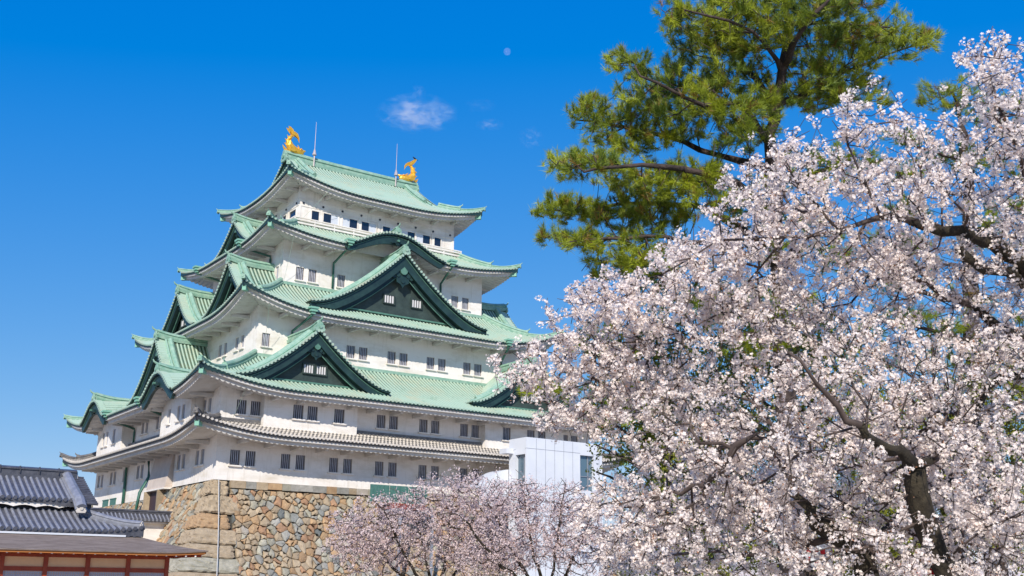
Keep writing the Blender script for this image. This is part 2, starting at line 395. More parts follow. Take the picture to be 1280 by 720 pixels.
class Roof:
    def __init__(s, x0, x1, y0, y1, ze, rise, ztop, run, L=None, bumps=(), pf=prof):
        s.x0, s.x1, s.y0, s.y1, s.ze, s.rise, s.ztop, s.run, s.bumps, s.pf = x0, x1, y0, y1, ze, rise, ztop, run, bumps, pf
        s.L = L or 8.5
        s.S = {'front': x1-x0, 'back': x1-x0, 'left': y1-y0, 'right': y1-y0}
    def z(s, side, a, d):
        a = np.asarray(a, float); d = np.asarray(d, float); S = s.S[side]
        z = s.ze+(s.ztop-s.ze)*s.pf(d/s.run)+s.rise*(cshape(a, s.L)+cshape(S-a, s.L))*np.clip(1-d/s.run, 0, 1)**1.5
        for sd, c, hw, h in s.bumps:
            if sd == side:
                q = np.clip(np.abs(a-c)/hw, 0, 1)
                z = np.maximum(z, s.ze+bell(q)*h+.09*d)
        return z
    def P(s, side, a, d, dz=0):
        a, d = np.broadcast_arrays(np.asarray(a, float), np.asarray(d, float)); z = s.z(side, a, d)+dz
        if side == 'front': return np.stack([s.x0+a, s.y0+d, z], -1)
        if side == 'back': return np.stack([s.x0+a, s.y1-d, z], -1)
        if side == 'left': return np.stack([s.x0+d, s.y0+a, z], -1)
        return np.stack([s.x1-d, s.y0+a, z], -1)

def bell(q):
    q = np.asarray(q, float)
    return np.where(q < 1, (.5+.5*np.cos(np.pi*np.clip(q, 0, 1)**1.12)), 0)

def tile_sheet(mb, R, side, dmaxf, rows, pitch=.36, rh=.12, rw=.095, capm=0, gapm=0, mfn=None, under=True, a0=None, a1=None, dminf=None):
    S = R.S[side]; a0 = .02 if a0 is None else a0; a1 = S-.02 if a1 is None else a1
    n = max(2, int(round((a1-a0)/pitch))); pt = (a1-a0)/n
    A = []; B = []; roll = []
    for k in range(n):
        c = a0+pt*(k+.5)
        for da, h in ((-rw, 0), (-rw*.7, rh*.72), (0, rh), (rw*.7, rh*.72), (rw, 0)): A.append(c+da); B.append(h)
    A = np.array([a0]+A+[a1]); B = np.array([0]+B+[0])
    dm = np.array([dmaxf(a) for a in A]); d0 = np.array([dminf(a) if dminf else 0 for a in A])
    dm = np.maximum(dm, d0+.01)
    T = np.linspace(0, 1, rows+1)
    D = d0[:, None]+(dm-d0)[:, None]*T[None, :]
    P = R.P(side, A[:, None], D, B[:, None])
    mb.grid(P, 0, (lambda i, j: mfn(i, j, (i-1) % 5)) if mfn else (lambda i, j: 2 if (i-1) % 5 == 4 else 0))
    if under:
        E = R.P(side, A, d0, 0); E2 = P[:, 0, :].copy()
        lowz = -.15+B*.0
        F0 = E2.copy(); F1 = E.copy(); F1[:, 2] += -.13-.6*B-.30*(cshape(A, 2.6, 1.3)+cshape(S-A, 2.6, 1.3))
        F2 = R.P(side, A, d0+.35, -.16)
        mb.grid(np.stack([F2, F1, F0], 1), gapm)
        nrm = {'front': (0, -1, 0), 'back': (0, 1, 0), 'left': (-1, 0, 0), 'right': (1, 0, 0)}[side]; ud = V3(abs(nrm[1]), abs(nrm[0]), 0)
        for k in range(n):
            c = a0+pt*(k+.5)
            if dminf: continue
            p = R.P(side, c, 0.)+V3(0, 0, .03); q = p+V3(*nrm)*.07; o = len(mb.v)
            ring = [(math.cos(t)*.105, math.sin(t)*.105) for t in np.linspace(0, 2*math.pi, 7)[:-1]]
            mb.add([p+ud*a+V3(0, 0, b) for a, b in ring]+[q+ud*a+V3(0, 0, b) for a, b in ring], [(i, (i+1) % 6, 6+(i+1) % 6, 6+i) for i in range(6)]+[tuple(range(6, 12))], capm)

def soffit_sheet(mb, R, side, over, beams=True, z_in=.25):
    S = R.S[side]; n = int(S/.105); A = np.linspace(.1, S-.1, n+1)
    wv = np.abs(np.sin(np.pi*A/.42))
    dm = np.minimum(over+.5, np.minimum(A, S-A)-.02)
    def row(d, dz, w): 
        d = np.minimum(d, np.maximum(dm, .01)); p = R.P(side, A, np.zeros_like(A)); q = R.P(side, A, d); q[:, 2] = p[:, 2]+dz+w; return q
    z0 = np.zeros_like(A)
    rows = [row(np.full_like(A, .30), -.12, z0), row(np.full_like(A, .14), -.14, z0), row(np.full_like(A, .12), -.36, z0),
            row(np.full_like(A, .38), -.40, z0), row(np.full_like(A, .40), -.54, -.13*wv),
            row(np.full_like(A, .75), -.52, -.12*wv), row(np.full_like(A, over), -.52+z_in, -.10*wv), row(np.full_like(A, over+.5), -.52+z_in, z0)]
    # upper pale strip, then scalloped rafters
    mb.grid(np.stack(rows, 1), 0)
    if beams:
        k = int(S/2.12)
        for i in range(1, k):
            a = i*S/k
            if min(a, S-a) < over+.2: continue
            zz = float(R.z(side, a, 0))-.62+.12
            P0 = R.P(side, a, .85); P1 = R.P(side, a, over)
            dirv = (P1-P0); dirv[2] = 0; L = np.linalg.norm(dirv); dirv /= L; c = (P0+P1)/2; c[2] = zz-.12
            sd = np.cross(dirv, V3(0, 0, 1)); mb.box(c, (L/2, .13, .14), (dirv, sd, V3(0, 0, 1)))

RIDGE = [(-.2, -.1), (-.24, .08), (-.15, .12), (-.15, .22), (-.21, .25), (-.14, .36), (0, .42), (.14, .36), (.21, .25), (.15, .22), (.15, .12), (.24, .08), (.2, -.1)]
def oni(mb, p, fwd, s=1.0, mi=0, spike=True):
    """ridge end ornament: shield with shoulders and a curled spike"""
    f = np.array(fwd, float); f /= np.linalg.norm(f); sd = np.cross(f, V3(0, 0, 1)); sd /= np.linalg.norm(sd); up = V3(0, 0, 1)
    pts = [(-.42, -.15), (.42, -.15), (.52, .08), (.40, .22), (.44, .42), (.28, .50), (.2, .72), (0, .86), (-.2, .72), (-.28, .5), (-.44, .42), (-.4, .22), (-.52, .08)]
    mb.prism([(a*s, b*s) for a, b in pts], p, sd, up, f, .16*s, mi)
    mb.prism([(math.cos(t)*.2*s, .3*s+math.sin(t)*.2*s) for t in np.linspace(0, 2*math.pi, 9)[:-1]], np.array(p)+f*.16*s, sd, up, f, .08*s, mi)
    if spike:
        q = np.array(p)+up*.8*s
        mb.tube([q-f*.25*s, q+f*.1*s+up*.05*s, q+f*.38*s+up*.2*s, q+f*.5*s+up*.42*s], [.12*s, .12*s, .09*s, .05*s], 7, mi)

def hip_ridges(parent, R, sides=('fl', 'fr', 'bl', 'br'), matn='copper_ridge', dtop=None, k=1.0, split=.42):
    dtop = dtop or R.run
    for c in sides:
        S = R.S['front']; side = 'front' if c[0] == 'f' else 'back'
        def pt(d): return R.P(side, d if c[1] == 'l' else S-d, d)
        mb = MB()
        ds = np.linspace(dtop, dtop*split, 12); path = [pt(d)+V3(0, 0, .02) for d in ds]
        mb.sweep(path, [(a*k*1.15, b*k*1.25) for a, b in RIDGE])
        out = path[-1]-path[-2]; out[2] = 0; oni(mb, path[-1], out, .62*k)
        ds = np.linspace(dtop*split+.1, .05, 12); path = [pt(d)+V3(0, 0, .02+.10*max(0, 1-d/1.2)) for d in ds]
        out = path[-1]-path[-3]; out /= np.linalg.norm(out)
        path += [path[-1]+out*.3+V3(0, 0, .08)]
        mb.sweep(path, [(a*k, b*k*.8) for a, b in RIDGE], scale=[1]*12+[.8])
        oni(mb, path[-1]-V3(0, 0, .15*k), out*V3(1, 1, 0), .42*k)
        mb.build('hip_ridge', matn, parent)
        # bracket cap under the corner
        mb = MB(); q = pt(.0); f = out*V3(1, 1, 0); f /= np.linalg.norm(f); sd = np.cross(f, V3(0, 0, 1))
        mb.box(q-f*.55+V3(0, 0, -.62), (.42, .17, .2), (f, sd, V3(0, 0, 1)))
        mb.build('corner_cap', 'bracket' if matn != 'x' else matn, parent)

def skirt_roof(R, over, matn=('copper', 'copper_dark', 'copper_gap_shade'), rows=9, mfn=None, pitch=.36, ridge='copper_ridge', capm=0, gapm=1):
    mb = MB()
    for side in ('front', 'left', 'back', 'right'):
        S = R.S[side]
        tile_sheet(mb, R, side, lambda a: min(R.run, a, S-a), rows, pitch, mfn=mfn, capm=capm, gapm=gapm)
    ro = mb.build('roof', list(matn), castle)
    mb = MB()
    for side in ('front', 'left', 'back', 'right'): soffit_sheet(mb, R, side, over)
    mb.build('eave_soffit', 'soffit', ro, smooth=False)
    hip_ridges(ro, R, matn=ridge, split=.42)
    # flashing course where the roof meets the wall above
    mb = MB(); i = R.run
    zt = R.ztop
    mb.bb((R.x0+i-.28, R.y0+i-.28, zt-.12), (R.x1-i+.28, R.y0+i-.01, zt+.16)); mb.bb((R.x0+i-.28, R.y0+i-.005, zt-.12), (R.x0+i-.01, R.y1-i+.28, zt+.16))
    mb.bb((R.x1-i+.01, R.y0+i-.005, zt-.12), (R.x1-i+.28, R.y1-i+.28, zt+.16))
    mb.build('flashing', ridge, ro)
    return ro

def rect(i, ov): return (i-ov, WX-i+ov, i-ov, WY-i+ov)
# roof one, grey tiles with pale mortar rings
R1 = Roof(*rect(0, 2.67), 3.30, 1.0, 4.45, 2.67, L=8)
skirt_roof(R1, 2.67, ('tile', 'mortar', 'rim'), 9, lambda i, j, k: 1 if (j+(1 if k == 4 else 0)) % 2 == 0 else 0, pitch=.33, ridge='tile', capm=1, gapm=2)
C2 = (7.2, WX-7.5)
KY = (6.9, WY-6.9)
R2 = Roof(*rect(0, 2.7), 6.85, 1.28, 10.62, 2.7+2*K, L=8.5, bumps=[('left', KY[0]+2.7, 4.0, 1.75), ('left', KY[1]+2.7, 4.0, 1.75)])
ro2 = skirt_roof(R2, 2.7, rows=14)
R3 = Roof(*rect(2*K, 2.4), 14.42, 1.7, 18.0, 2.4+1.5*K, L=8.5)
ro3 = skirt_roof(R3, 2.4, rows=12)
R4 = Roof(*rect(3.5*K, 2.56), 21.95, 1.0, 24.55, 2.56+K, L=8, bumps=[('front', 17.4-7.42+2.56, 5.6, 1.75)])
ro4 = skirt_roof(R4, 2.56, rows=9)
# roof five, hip and gable
RUN5 = 8.42; DG = 3.2
R5 = Roof(*rect(4.5*K, 2.06), 27.80, 1.3, 33.15, RUN5, L=8.5, pf=lambda t: .74*t+.26*t*t)
mb = MB()
for side in ('front', 'back'):
    S = R5.S[side]
    tile_sheet(mb, R5, side, lambda a: min(a, S-a) if min(a, S-a) < DG else RUN5, 16, gapm=1)
for side in ('left', 'right'):
    S = R5.S[side]
    tile_sheet(mb, R5, side, lambda a: min(DG+1.2, a, S-a), 8, gapm=1)
ro5 = mb.build('roof', ['copper', 'copper_dark', 'copper_gap_shade'], castle)
mb = MB()
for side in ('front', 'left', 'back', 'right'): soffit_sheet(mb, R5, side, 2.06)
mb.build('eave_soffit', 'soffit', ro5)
hip_ridges(ro5, R5, dtop=DG+.1, split=.5)
mb = MB(); xa, xb = R5.x0+DG-.1, R5.x1-DG+.1; yc = WY/2
path = [(x, yc, 33.1+.12*abs((x-WX/2)/7.5)**3) for x in np.linspace(xa, xb, 25)]
mb.sweep(path, [(-.42, -.2), (-.46, .1), (-.3, .16), (-.3, .42), (-.4, .46), (-.4, .54), (-.26, .6), (-.2, .82), (0, .9), (.2, .82), (.26, .6), (.4, .54), (.4, .46), (.3, .42), (.3, .16), (.46, .1), (.42, -.2)])
oni(mb, (xa, yc, 33.05), (-1, 0, 0), 1.25, spike=False); oni(mb, (xb, yc, 33.05), (1, 0, 0), 1.25, spike=False)
mb.build('main_ridge', 'copper_ridge', ro5)

# --- gables
def gable(parent, c, face, Z, hw, depth, zb, hb=.9, recess=1.0, surf=True, wins=(), pend=1.0, ridge=True, kud=True, rlen=None, karahafu=False, ridge_h=1.0, pitch=.33, name='gable', pm='panel'):
    u, n = V3(*face[0], 0), V3(*face[1], 0); C0 = V3(c[0], c[1], 0)
    def P(w, dep, z): 
        w, dep, z = np.broadcast_arrays(np.asarray(w, float), np.asarray(dep, float), np.asarray(z, float))
        return C0+u*w[..., None]-n*dep[..., None]+V3(0, 0, 1)*z[..., None]
    g = None
    mb = MB()
    # dormer roof: rolls down both slopes
    if surf:
        k = int(depth/pitch); pt = depth/k; D = [0.]; B = [0.]
        for i in range(k):
            cc = pt*(i+.5)
            for dd, h in ((-.085, 0), (-.06, .06), (0, .085), (.06, .06), (.085, 0)): D.append(cc+dd); B.append(h)
        D = np.array(D); B = np.array(B)
        for sg in (-1, 1):
            w = np.linspace(0, hw, 18)*sg
            mb.grid(P(w[:, None], D[None, :], Z(w)[:, None]+B[None, :]), 0, lambda i, j: 2 if j > 0 and (j-1) % 5 == 4 else 0)
    # verge course, rolls across the edge
    arc = np.linspace(0, hw, 200); L = np.concatenate([[0], np.cumsum(np.hypot(np.diff(arc), np.diff(Z(arc))))]); nr = int(L[-1]/.34)
    vd = 0.72 if not karahafu else .5
    for sg in (-1, 1):
        ws = []; bs = []
        for i in range(nr):
            for f_, h in ((.5-.26, 0), (.5-.16, .075), (.5, .1), (.5+.16, .075), (.5+.26, 0)):
                ws.append(np.interp((i+f_)/nr*L[-1], L, arc)); bs.append(h)
        ws = np.array(ws); bs = np.array(bs); zz = Z(ws)+.10
        rows = [P(ws*sg, vd, zz+bs), P(ws*sg, -.12, zz+bs), P(ws*sg, -.12, zz-.2-.4*bs), P(ws*sg, .12, zz-.24)]
        mb.grid(np.stack(rows[:2], 1)); mb.grid(np.stack(rows[1:], 1), 1)
        for i in range(nr):
            wc = float(np.interp((i+.5)/nr*L[-1], L, arc)); p = P(wc*sg, -.12, float(Z(wc))+.11); ring = [(math.cos(t)*.125, math.sin(t)*.125) for t in np.linspace(0, 2*math.pi, 7)[:-1]]
            mb.add([p+u*a+V3(0, 0, b) for a, b in ring]+[p+n*.07+u*a+V3(0, 0, b) for a, b in ring], [(i_, (i_+1) % 6, 6+(i_+1) % 6, 6+i_) for i_ in range(6)]+[tuple(range(6, 12))], 0)
        mb.grid(np.stack([P(ws*sg, vd, zz+bs), P(ws*sg, vd, zz-.15)], 1))
    g = mb.build(name, ['copper', 'copper_dark', 'copper_gap_shade'], parent)
    gp = g if parent is castle else parent
    # bargeboard
    w = np.linspace(-hw*.995, hw*.995, 61); q = np.abs(w)/hw
    hbw = hb*(1-.25*q) if not karahafu else hb*(1-.35*q)*np.where(q > .92, np.clip((1-q)/.08, .35, 1), 1)
    zt = Z(w)-.14; zl = zt-hbw
    if not karahafu: zl = np.maximum(zl, float(Z(hw))-.38)
    mb = MB()
    for (d0, d1) in ((.1, .34),):
        mb.grid(np.stack([P(w, d1, zt), P(w, d0, zt), P(w, d0, zl), P(w, d1, zl)], 1))
    if not karahafu:
        zl2 = np.maximum(zl-.45*hb*(1-.2*q), float(Z(hw))-.40)
        mb.grid(np.stack([P(w, .34, zl+.02), P(w, .55, zl+.02), P(w, .55, zl2), P(w, .75, zl2)], 1)[::-1])
    mb.build('bargeboard', 'copper_dark', gp)
    mb = MB()
    mb.tube(P(w[2:-2], .07, zt[2:-2]-.12), .03, 5)
    if not karahafu:
        w2 = np.linspace(-hw*.97, hw*.97, 61); q2 = np.abs(w2)/hw; z2 = np.maximum(Z(w2)-.14-hb*(1-.25*q2)-.45*hb*(1-.2*q2), float(Z(hw))-.3)
        mb.tube(P(w2, .5, z2), .045, 5)
    mb.build('trim', 'trim', gp)
    # panel
    mb = MB(); ztp = Z(w)-.1; zbb = np.minimum(ztp-.02, zb)
    if karahafu:
        mb.grid(np.stack([P(w, recess, ztp), P(w, recess, zbb)], 1)); mb.build('panel', 'soffit', gp)
    else:
        ops = list(wins); msk = lambda a, z: False
        mb.grid(np.stack([P(w, recess, ztp), P(w, recess, zbb)], 1)); mb.build('panel', pm, gp)
        # beam along the foot of the panel
        mb = MB(); mb.box(C0-n*(recess-.12)+V3(0, 0, zb+.05), (hw*.86, .1, .07), (u, n, V3(0, 0, 1))); mb.build('sill_beam', 'trim', gp)
    # pendant under the apex
    if pend:
        s = pend; zc = float(Z(0))-.14-hb*1.0-.5*s if not karahafu else float(Z(0))-hb*.9
        pc = C0+V3(0, 0, zc)-n*(.45 if not karahafu else .02)
        mb = MB()
        out = [(0, .75), (.28, .5), (.5, .55), (.62, .25), (1.0, .12), (1.5, -.25), (1.2, -.32), (.85, -.15), (.62, -.28), (.45, -.2), (.42, -.5), (.15, -.62), (0, -.85)]
        out = out+[(-a, b) for a, b in out[-2:0:-1]]
        mb.prism([(a*s, b*s) for a, b in out], pc, u, V3(0, 0, 1), n, .14, 0)
        for (a, b, r) in ((.0, .25, .26), (.36, -.02, .16), (-.36, -.02, .16), (0, -.4, .15)):
            mb.prism([(a*s+math.cos(t)*r*s, b*s+math.sin(t)*r*s) for t in np.linspace(0, 2*math.pi, 11)[:-1]], pc+n*.14, u, V3(0, 0, 1), n, .07 if b < .2 else .2, 1 if b > .2 else 0)
        mb.build('pendant', ['copper_dark', 'trim'], gp)
    for (a, b, c_, d_) in wins:
        mb = MB(); cc = C0-n*(recess-.03)+u*(a+b)/2+V3(0, 0, (c_+d_)/2); hw_, hh = (b-a)/2, (d_-c_)/2
        mb.box(cc, (hw_, .012, hh), (u, n, V3(0, 0, 1)), 0)
        for k in range(4): mb.box(cc+n*.05+u*(-hw_+(k+.5)*hw_/2), (hw_*.14, .03, hh*.98), (u, n, V3(0, 0, 1)), 1)
        for sg in (-1, 1): mb.box(cc+n*.06+V3(0, 0, sg*(hh+.05)), (hw_+.1, .06, .05), (u, n, V3(0, 0, 1)), 2); mb.box(cc+n*.06+u*sg*(hw_+.05), (.05, .06, hh), (u, n, V3(0, 0, 1)), 2)
        mb.build('gable_window', ['dark', 'barsw', 'panel'], gp)
    # ridges
    z0 = float(Z(0))
    if ridge:
        mb = MB(); rl = rlen or depth; path = [P(0, d, z0+.05+.28*max(0, 1-d/2.5)**2) for d in np.linspace(-.05, rl, 14)]
        mb.sweep(path, [(a*1.3, b*1.5*ridge_h) for a, b in RIDGE]); oni(mb, P(0, -.05, z0+.1), n, .85*ridge_h**.5)
        mb.build('gable_ridge', 'copper_ridge', gp)
    if kud:
        mb = MB()
        for sg in (-1, 1):
            ww = np.linspace(.12, hw*.80, 22)*sg; path = P(ww, 1.15, Z(ww)+.05)
            mb.sweep(path, [(a*1.1, b*1.15) for a, b in RIDGE]); dv = path[-1]-path[-3]; oni(mb, path[-1], dv*V3(1, 1, 0), .5)
            ww = np.linspace(.12, hw*.93, 22)*sg; path = P(ww, .78, Z(ww)+.06)
            mb.sweep(path, [(a*.5, b*.7) for a, b in RIDGE])
        mb.build('descending_ridge', 'copper_ridge', gp)
    return g

def chidori(zp, zb, hw, n=1.55, lift=.22):
    def Z(w):
        q = np.clip(np.abs(np.asarray(w, float))/hw, 0, 1); return zb+(zp-zb)*((1-q)**n)+lift*q**6
    return Z
# front face of roof two: a pair
for c in C2:
    gable(castle, (c, -1.35), FR, chidori(12.05, 7.62, 6.7, 1.45), 6.7, 5.6, 7.9, hb=.85, wins=[(-.75, .1, 8.75, 9.4), (.35, 1.2, 8.75, 9.4)], pend=1.0)
# side face of roof two: one large
gable(castle, (-.35, WY/2), LF, chidori(13.35, 8.0, 6.6), 6.6, 4.7, 8.4, hb=.95, wins=[(-1.1, -.2, 9.3, 10.1), (.2, 1.1, 9.3, 10.1)], pend=.85)
# front face of roof three: one very large
gable(castle, (17.35, 3.1), FR, chidori(21.45, 15.45, 9.1, 1.5), 9.1, 4.3, 15.75, hb=1.05, wins=[(-1.5, -.5, 16.9, 17.6), (1.35, 2.35, 16.9, 17.6)], pend=1.45)
# side face of roof three: a pair
for c in (9.35, WY-9.35):
    gable(castle, (3.3, c), LF, chidori(19.55, 15.35, 5.5), 5.5, 4.2, 15.8, hb=.75, wins=[(-.85, -.12, 16.5, 17.1), (.12, .85, 16.5, 17.1)], pend=.65)
# side face of roof four
gable(castle, (5.95, WY/2), LF, chidori(25.6, 22.5, 5.2, 1.6), 5.2, 3.7, 22.9, hb=.6, pend=.6)
gable(castle, (WX-5.95, WY/2), ((0, 1), (1, 0)), chidori(25.6, 22.5, 5.2, 1.6), 5.2, 3.7, 22.9, hb=.6, pend=.6)
for c in (9.35, WY-9.35):
    gable(castle, (WX-3.3, c), ((0, 1), (1, 0)), chidori(19.55, 15.35, 5.5), 5.5, 4.2, 15.8, hb=.75, pend=.65)
gable(castle, (WX+.35, WY/2), ((0, 1), (1, 0)), chidori(13.35, 8.0, 6.6), 6.6, 4.7, 8.4, hb=.95, pend=.85)
# roof five end gables
def Z5(w):
    w = np.abs(np.asarray(w, float)); d = RUN5-w; return R5.ze+(R5.ztop-R5.ze)*R5.pf(d/RUN5)+.02
for xx, nn in ((R5.x0+DG, (-1, 0)), (R5.x1-DG, (1, 0))):
    gable(castle, (xx, WY/2), ((0, 1), nn), Z5, RUN5-DG+.1, 3, 29.6, hb=.7, surf=False, ridge=False, pend=.7, recess=1.0, pm='copper_ridge')
# karahafu trims
def bellZ(ze, h, hw): return lambda w: ze+.03+bell(np.clip(np.abs(np.asarray(w, float))/hw, 0, 1))*h
gable(castle, (17.4, R4.y0-.05), FR, bellZ(R4.ze, 1.75, 5.6), 5.3, 3, 21.9, hb=.85, recess=1.7, surf=False, kud=False, karahafu=True, rlen=3.6, pend=.45, ridge_h=.8)
for c in KY:
    gable(castle, (R2.x0-.05, c), LF, bellZ(R2.ze, 1.75, 4.0), 3.8, 3, 6.9, hb=1.0, recess=1.6, surf=False, kud=False, karahafu=True, rlen=4.6, pend=.4, ridge_h=1.0)
# plaster patches closing the wall behind the curved eaves
mb = MB(); mb.bb((WX/2-2.6, 7.2, 22.5), (WX/2+1.4, 7.41, 23.2)); mb.build('wall', 'plaster', castle)
for c in KY: mb = MB(); mb.bb((-.94, c-1.5, 7.2), (-.3, c+1.5, 7.95)); mb.build('wall', 'plaster', castle)

# --- golden fish
def fish(x, inward):
    a = V3(inward, 0, 0); up = V3(0, 0, 1); sd = V3(0, 1, 0); O = V3(x, WY/2, 33.78)
    def q(s, t, w=0): return O+a*s+up*t+sd*w
    mb = MB()
    path = [q(1.15, .30), q(1.0, .36), q(.7, .45), (q(.3, .46)), q(-.1, .62), q(-.38, .95), q(-.46, 1.35), q(-.36, 1.72), q(-.14, 2.02)]
    rad = [.16, .27, .36, .42, .44, .38, .30, .22, .13]
    mb.tube(path, rad, 12)
    # open jaw, nose, brow and eyes
    mb.tube([q(.85, .62), q(1.2, .62), q(1.38, .72)], [.2, .15, .05], 8)
    mb.tube([q(.6, .16), q(1.0, .04), q(1.28, .1)], [.2, .15, .06], 8)
    for s in (-1, 1):
        mb.tube([q(.8, .68, s*.22), q(.84, .74, s*.27), q(.86, .78, s*.3)], [.1, .11, .03], 8)
        mb.tube([q(.6, .75, s*.22), q(.35, 1.0, s*.36)], [.1, .02], 6)
        # pectoral fins
        mb.prism([(0, 0), (-.25, .28), (-.8, .42), (-.65, .15), (-.75, -.02), (-.35, -.12)], q(.25, .35, s*.4), a, up+sd*s*.3, sd*s, .06)
    mb.prism([(.1, -.15), (-.35, .1), (-.75, .42), (-.62, .02), (-.35, -.3)], q(-.35, .4, -.03), a, up, sd, .07)
    body = mb.build('golden_fish', 'gold', castle, smooth=False)
    mb = MB()
    # tail blades
    t1 = [(0, -.12), (-.25, .2), (-.5, .52), (-.62, .82), (-.36, .78), (-.05, .58), (.14, .2), (.12, -.05)]
    t2 = [(-.1, .25), (.2, .22), (.55, .02), (.78, -.4), (.72, .05), (.5, .42), (.15, .58), (-.1, .5)]
    for s in (-1, 1):
        mb.prism(t1, q(-.08, 2.0, s*.04), a, up+sd*s*.25, sd*s, .05); mb.prism(t2, q(-.12, 1.85, s*.04), a, up+sd*s*.25, sd*s, .05)
    for (s, t, ang) in ((-.55, .55, 2.6), (-.78, .95, 2.9), (-.76, 1.35, 2.6), (-.6, 1.72, 2.3)):
        d = (math.cos(ang), math.sin(ang)); mb.prism([(-.1*d[1], .1*d[0]), (.1*d[1], -.1*d[0]), (.3*d[0], .3*d[1]+.05)], q(s+.1, t, -.03), a, up, sd, .06)
    mb.build('fin', 'gold', body)
fish(11.3, 1); fish(WX-11.3, -1)

# lightning rods
for x in (13.45, WX-13.2):
    mb = MB(); mb.tube([(x, WY/2-.5, 32.9), (x, WY/2-.5, 34.1)], .07, 6); mb.tube([(x, WY/2-.5, 34.1), (x, WY/2-.5, 34.5), (x, WY/2-.5, 34.8)], [.22, .13, .04], 8)
    mb.tube([(x, WY/2-.5, 34.6), (x, WY/2-.5, 37.7)], [.035, .015], 6); mb.build('lightning_rod', 'rod', castle)

# downpipes: collector box and bent pipe, from eave to wall
def pipe(pts, r=.1, box=True, m='iron'):
    mb = MB(); mb.tube(pts, r, 8)
    P = np.array(pts)
    o = mb.build('downpipe', m, castle, smooth=True)
    if box:
        mb = MB(); c = P[0]; mb.box(c+V3(0, 0, .05), (.3, .3, .12)); mb.box(c+V3(0, 0, .24), (.38, .38, .08)); mb.box(c+V3(0, 0, -.15), (.18, .18, .12)); mb.build('collector_box', 'bracket', o)
    return o
def fpipe(x0, x1, ye, yw, ze, zb): pipe([(x0, ye, ze), (x0-.02, ye, ze-.35), (x1, yw-.15, ze-1.4), (x1, yw-.14, ze-1.7), (x1, yw-.14, zb)])
def lpipe(y0, y1, xe, xw, ze, zb): pipe([(xe, y0, ze), (xe, y0, ze-.35), (xw-.15, y1, ze-1.1), (xw-.14, y1, ze-1.4), (xw-.14, y1, zb)])
fpipe(12.6, 12.3, R4.y0-.02, 7.42, 22.05, 18.3); fpipe(WX-12.6, WX-12.3, R4.y0-.02, 7.42, 22.05, 18.3)
fpipe(8.0, 7.3, R3.y0-.02, 4.24, 14.45, 12.3)
fpipe(WX-8.0, WX-7.3, R3.y0-.02, 4.24, 14.45, 10.9)
lpipe(11.2, 9.9, R4.x0-.02, 7.42, 22.1, 18.6); lpipe(22, 21, R4.x0-.02, 7.42, 22.1, 18.6)
lpipe(11.3, 11.4, R2.x0, 0, 7.0, 4.6); lpipe(20.6, 20.4, R2.x0, 0, 7.0, 4.6)
pipe([(-2.3, 21.6, 3.1), (-1.4, 21.6, 2.9), (-.16, 21.6, 2.7), (-.16, 21.6, 1.2), (-.2, 21.6, -2.5)], .13, False)
pipe([(-2.3, 15.2, 3.1), (-1.0, 15.0, 2.9), (-.3, 14.9, 2.6), (-.2, 14.8, 1.2), (-1.0, 14.3, -.2), (-1.3, 14.2, -2.6)], .13, False)
# thin cable down the corner
mb = MB()
for a, b in (((11.6, 7.45, 27.7), (9.4, 9.4, 24.4)), ((7.3, 5.0, 22.1), (7.6, 7.36, 18.1)), ((4.2, 2.0, 14.5), (4.9, 4.2, 10.8)), ((1.0, -2.5, 6.9), (1.1, -.06, 4.7))):
    a, b = V3(*a), V3(*b); mb.tube([a, (a*2+b)/3+V3(.05, 0, -.05), (a+2*b)/3+V3(.02, 0, -.06), b], .012, 5)
mb.build('cable', 'copper', castle)

# ================================================================== STONE BASE
base = thing('stone_base', (WX/2, WY/2, GROUND), 'battered dry stone base of brown and grey boulders under the white tower', 'stone wall')
def bat(v): return .35*v+.018*v*v
VH = 9.1
def clip(poly, nx, ny, c):
    o = []
    for i in range(len(poly)):
        p, q = poly[i], poly[(i+1) % len(poly)]; dp, dq = p[0]*nx+p[1]*ny-c, q[0]*nx+q[1]*ny-c
        if dp <= 0: o.append(p)
        if dp*dq < 0: t = dp/(dp-dq); o.append((p[0]+(q[0]-p[0])*t, p[1]+(q[1]-p[1])*t))
    return o
def stone_mats():
    r = []
    for k, (c, c2) in enumerate([((.43, .34, .23), (.33, .25, .16)), ((.46, .31, .17), (.35, .22, .12)), ((.26, .26, .235), (.17, .175, .16)), ((.35, .335, .295), (.25, .24, .205)),
                   ((.41, .38, .30), (.29, .27, .2)), ((.40, .24, .14), (.29, .17, .1)), ((.185, .195, .185), (.12, .13, .12)), ((.50, .45, .37), (.39, .34, .28))]):
        r.append(mat('stone_%d' % k, c, .9, c2, 2.5, .6, 7, detail=6, island=.2))
    r.append(mat('stone_gap', (.06, .055, .045), 1)); return r
SM = stone_mats(); WT = [.38, .18, .06, .10, .18, .06, .02, .03]
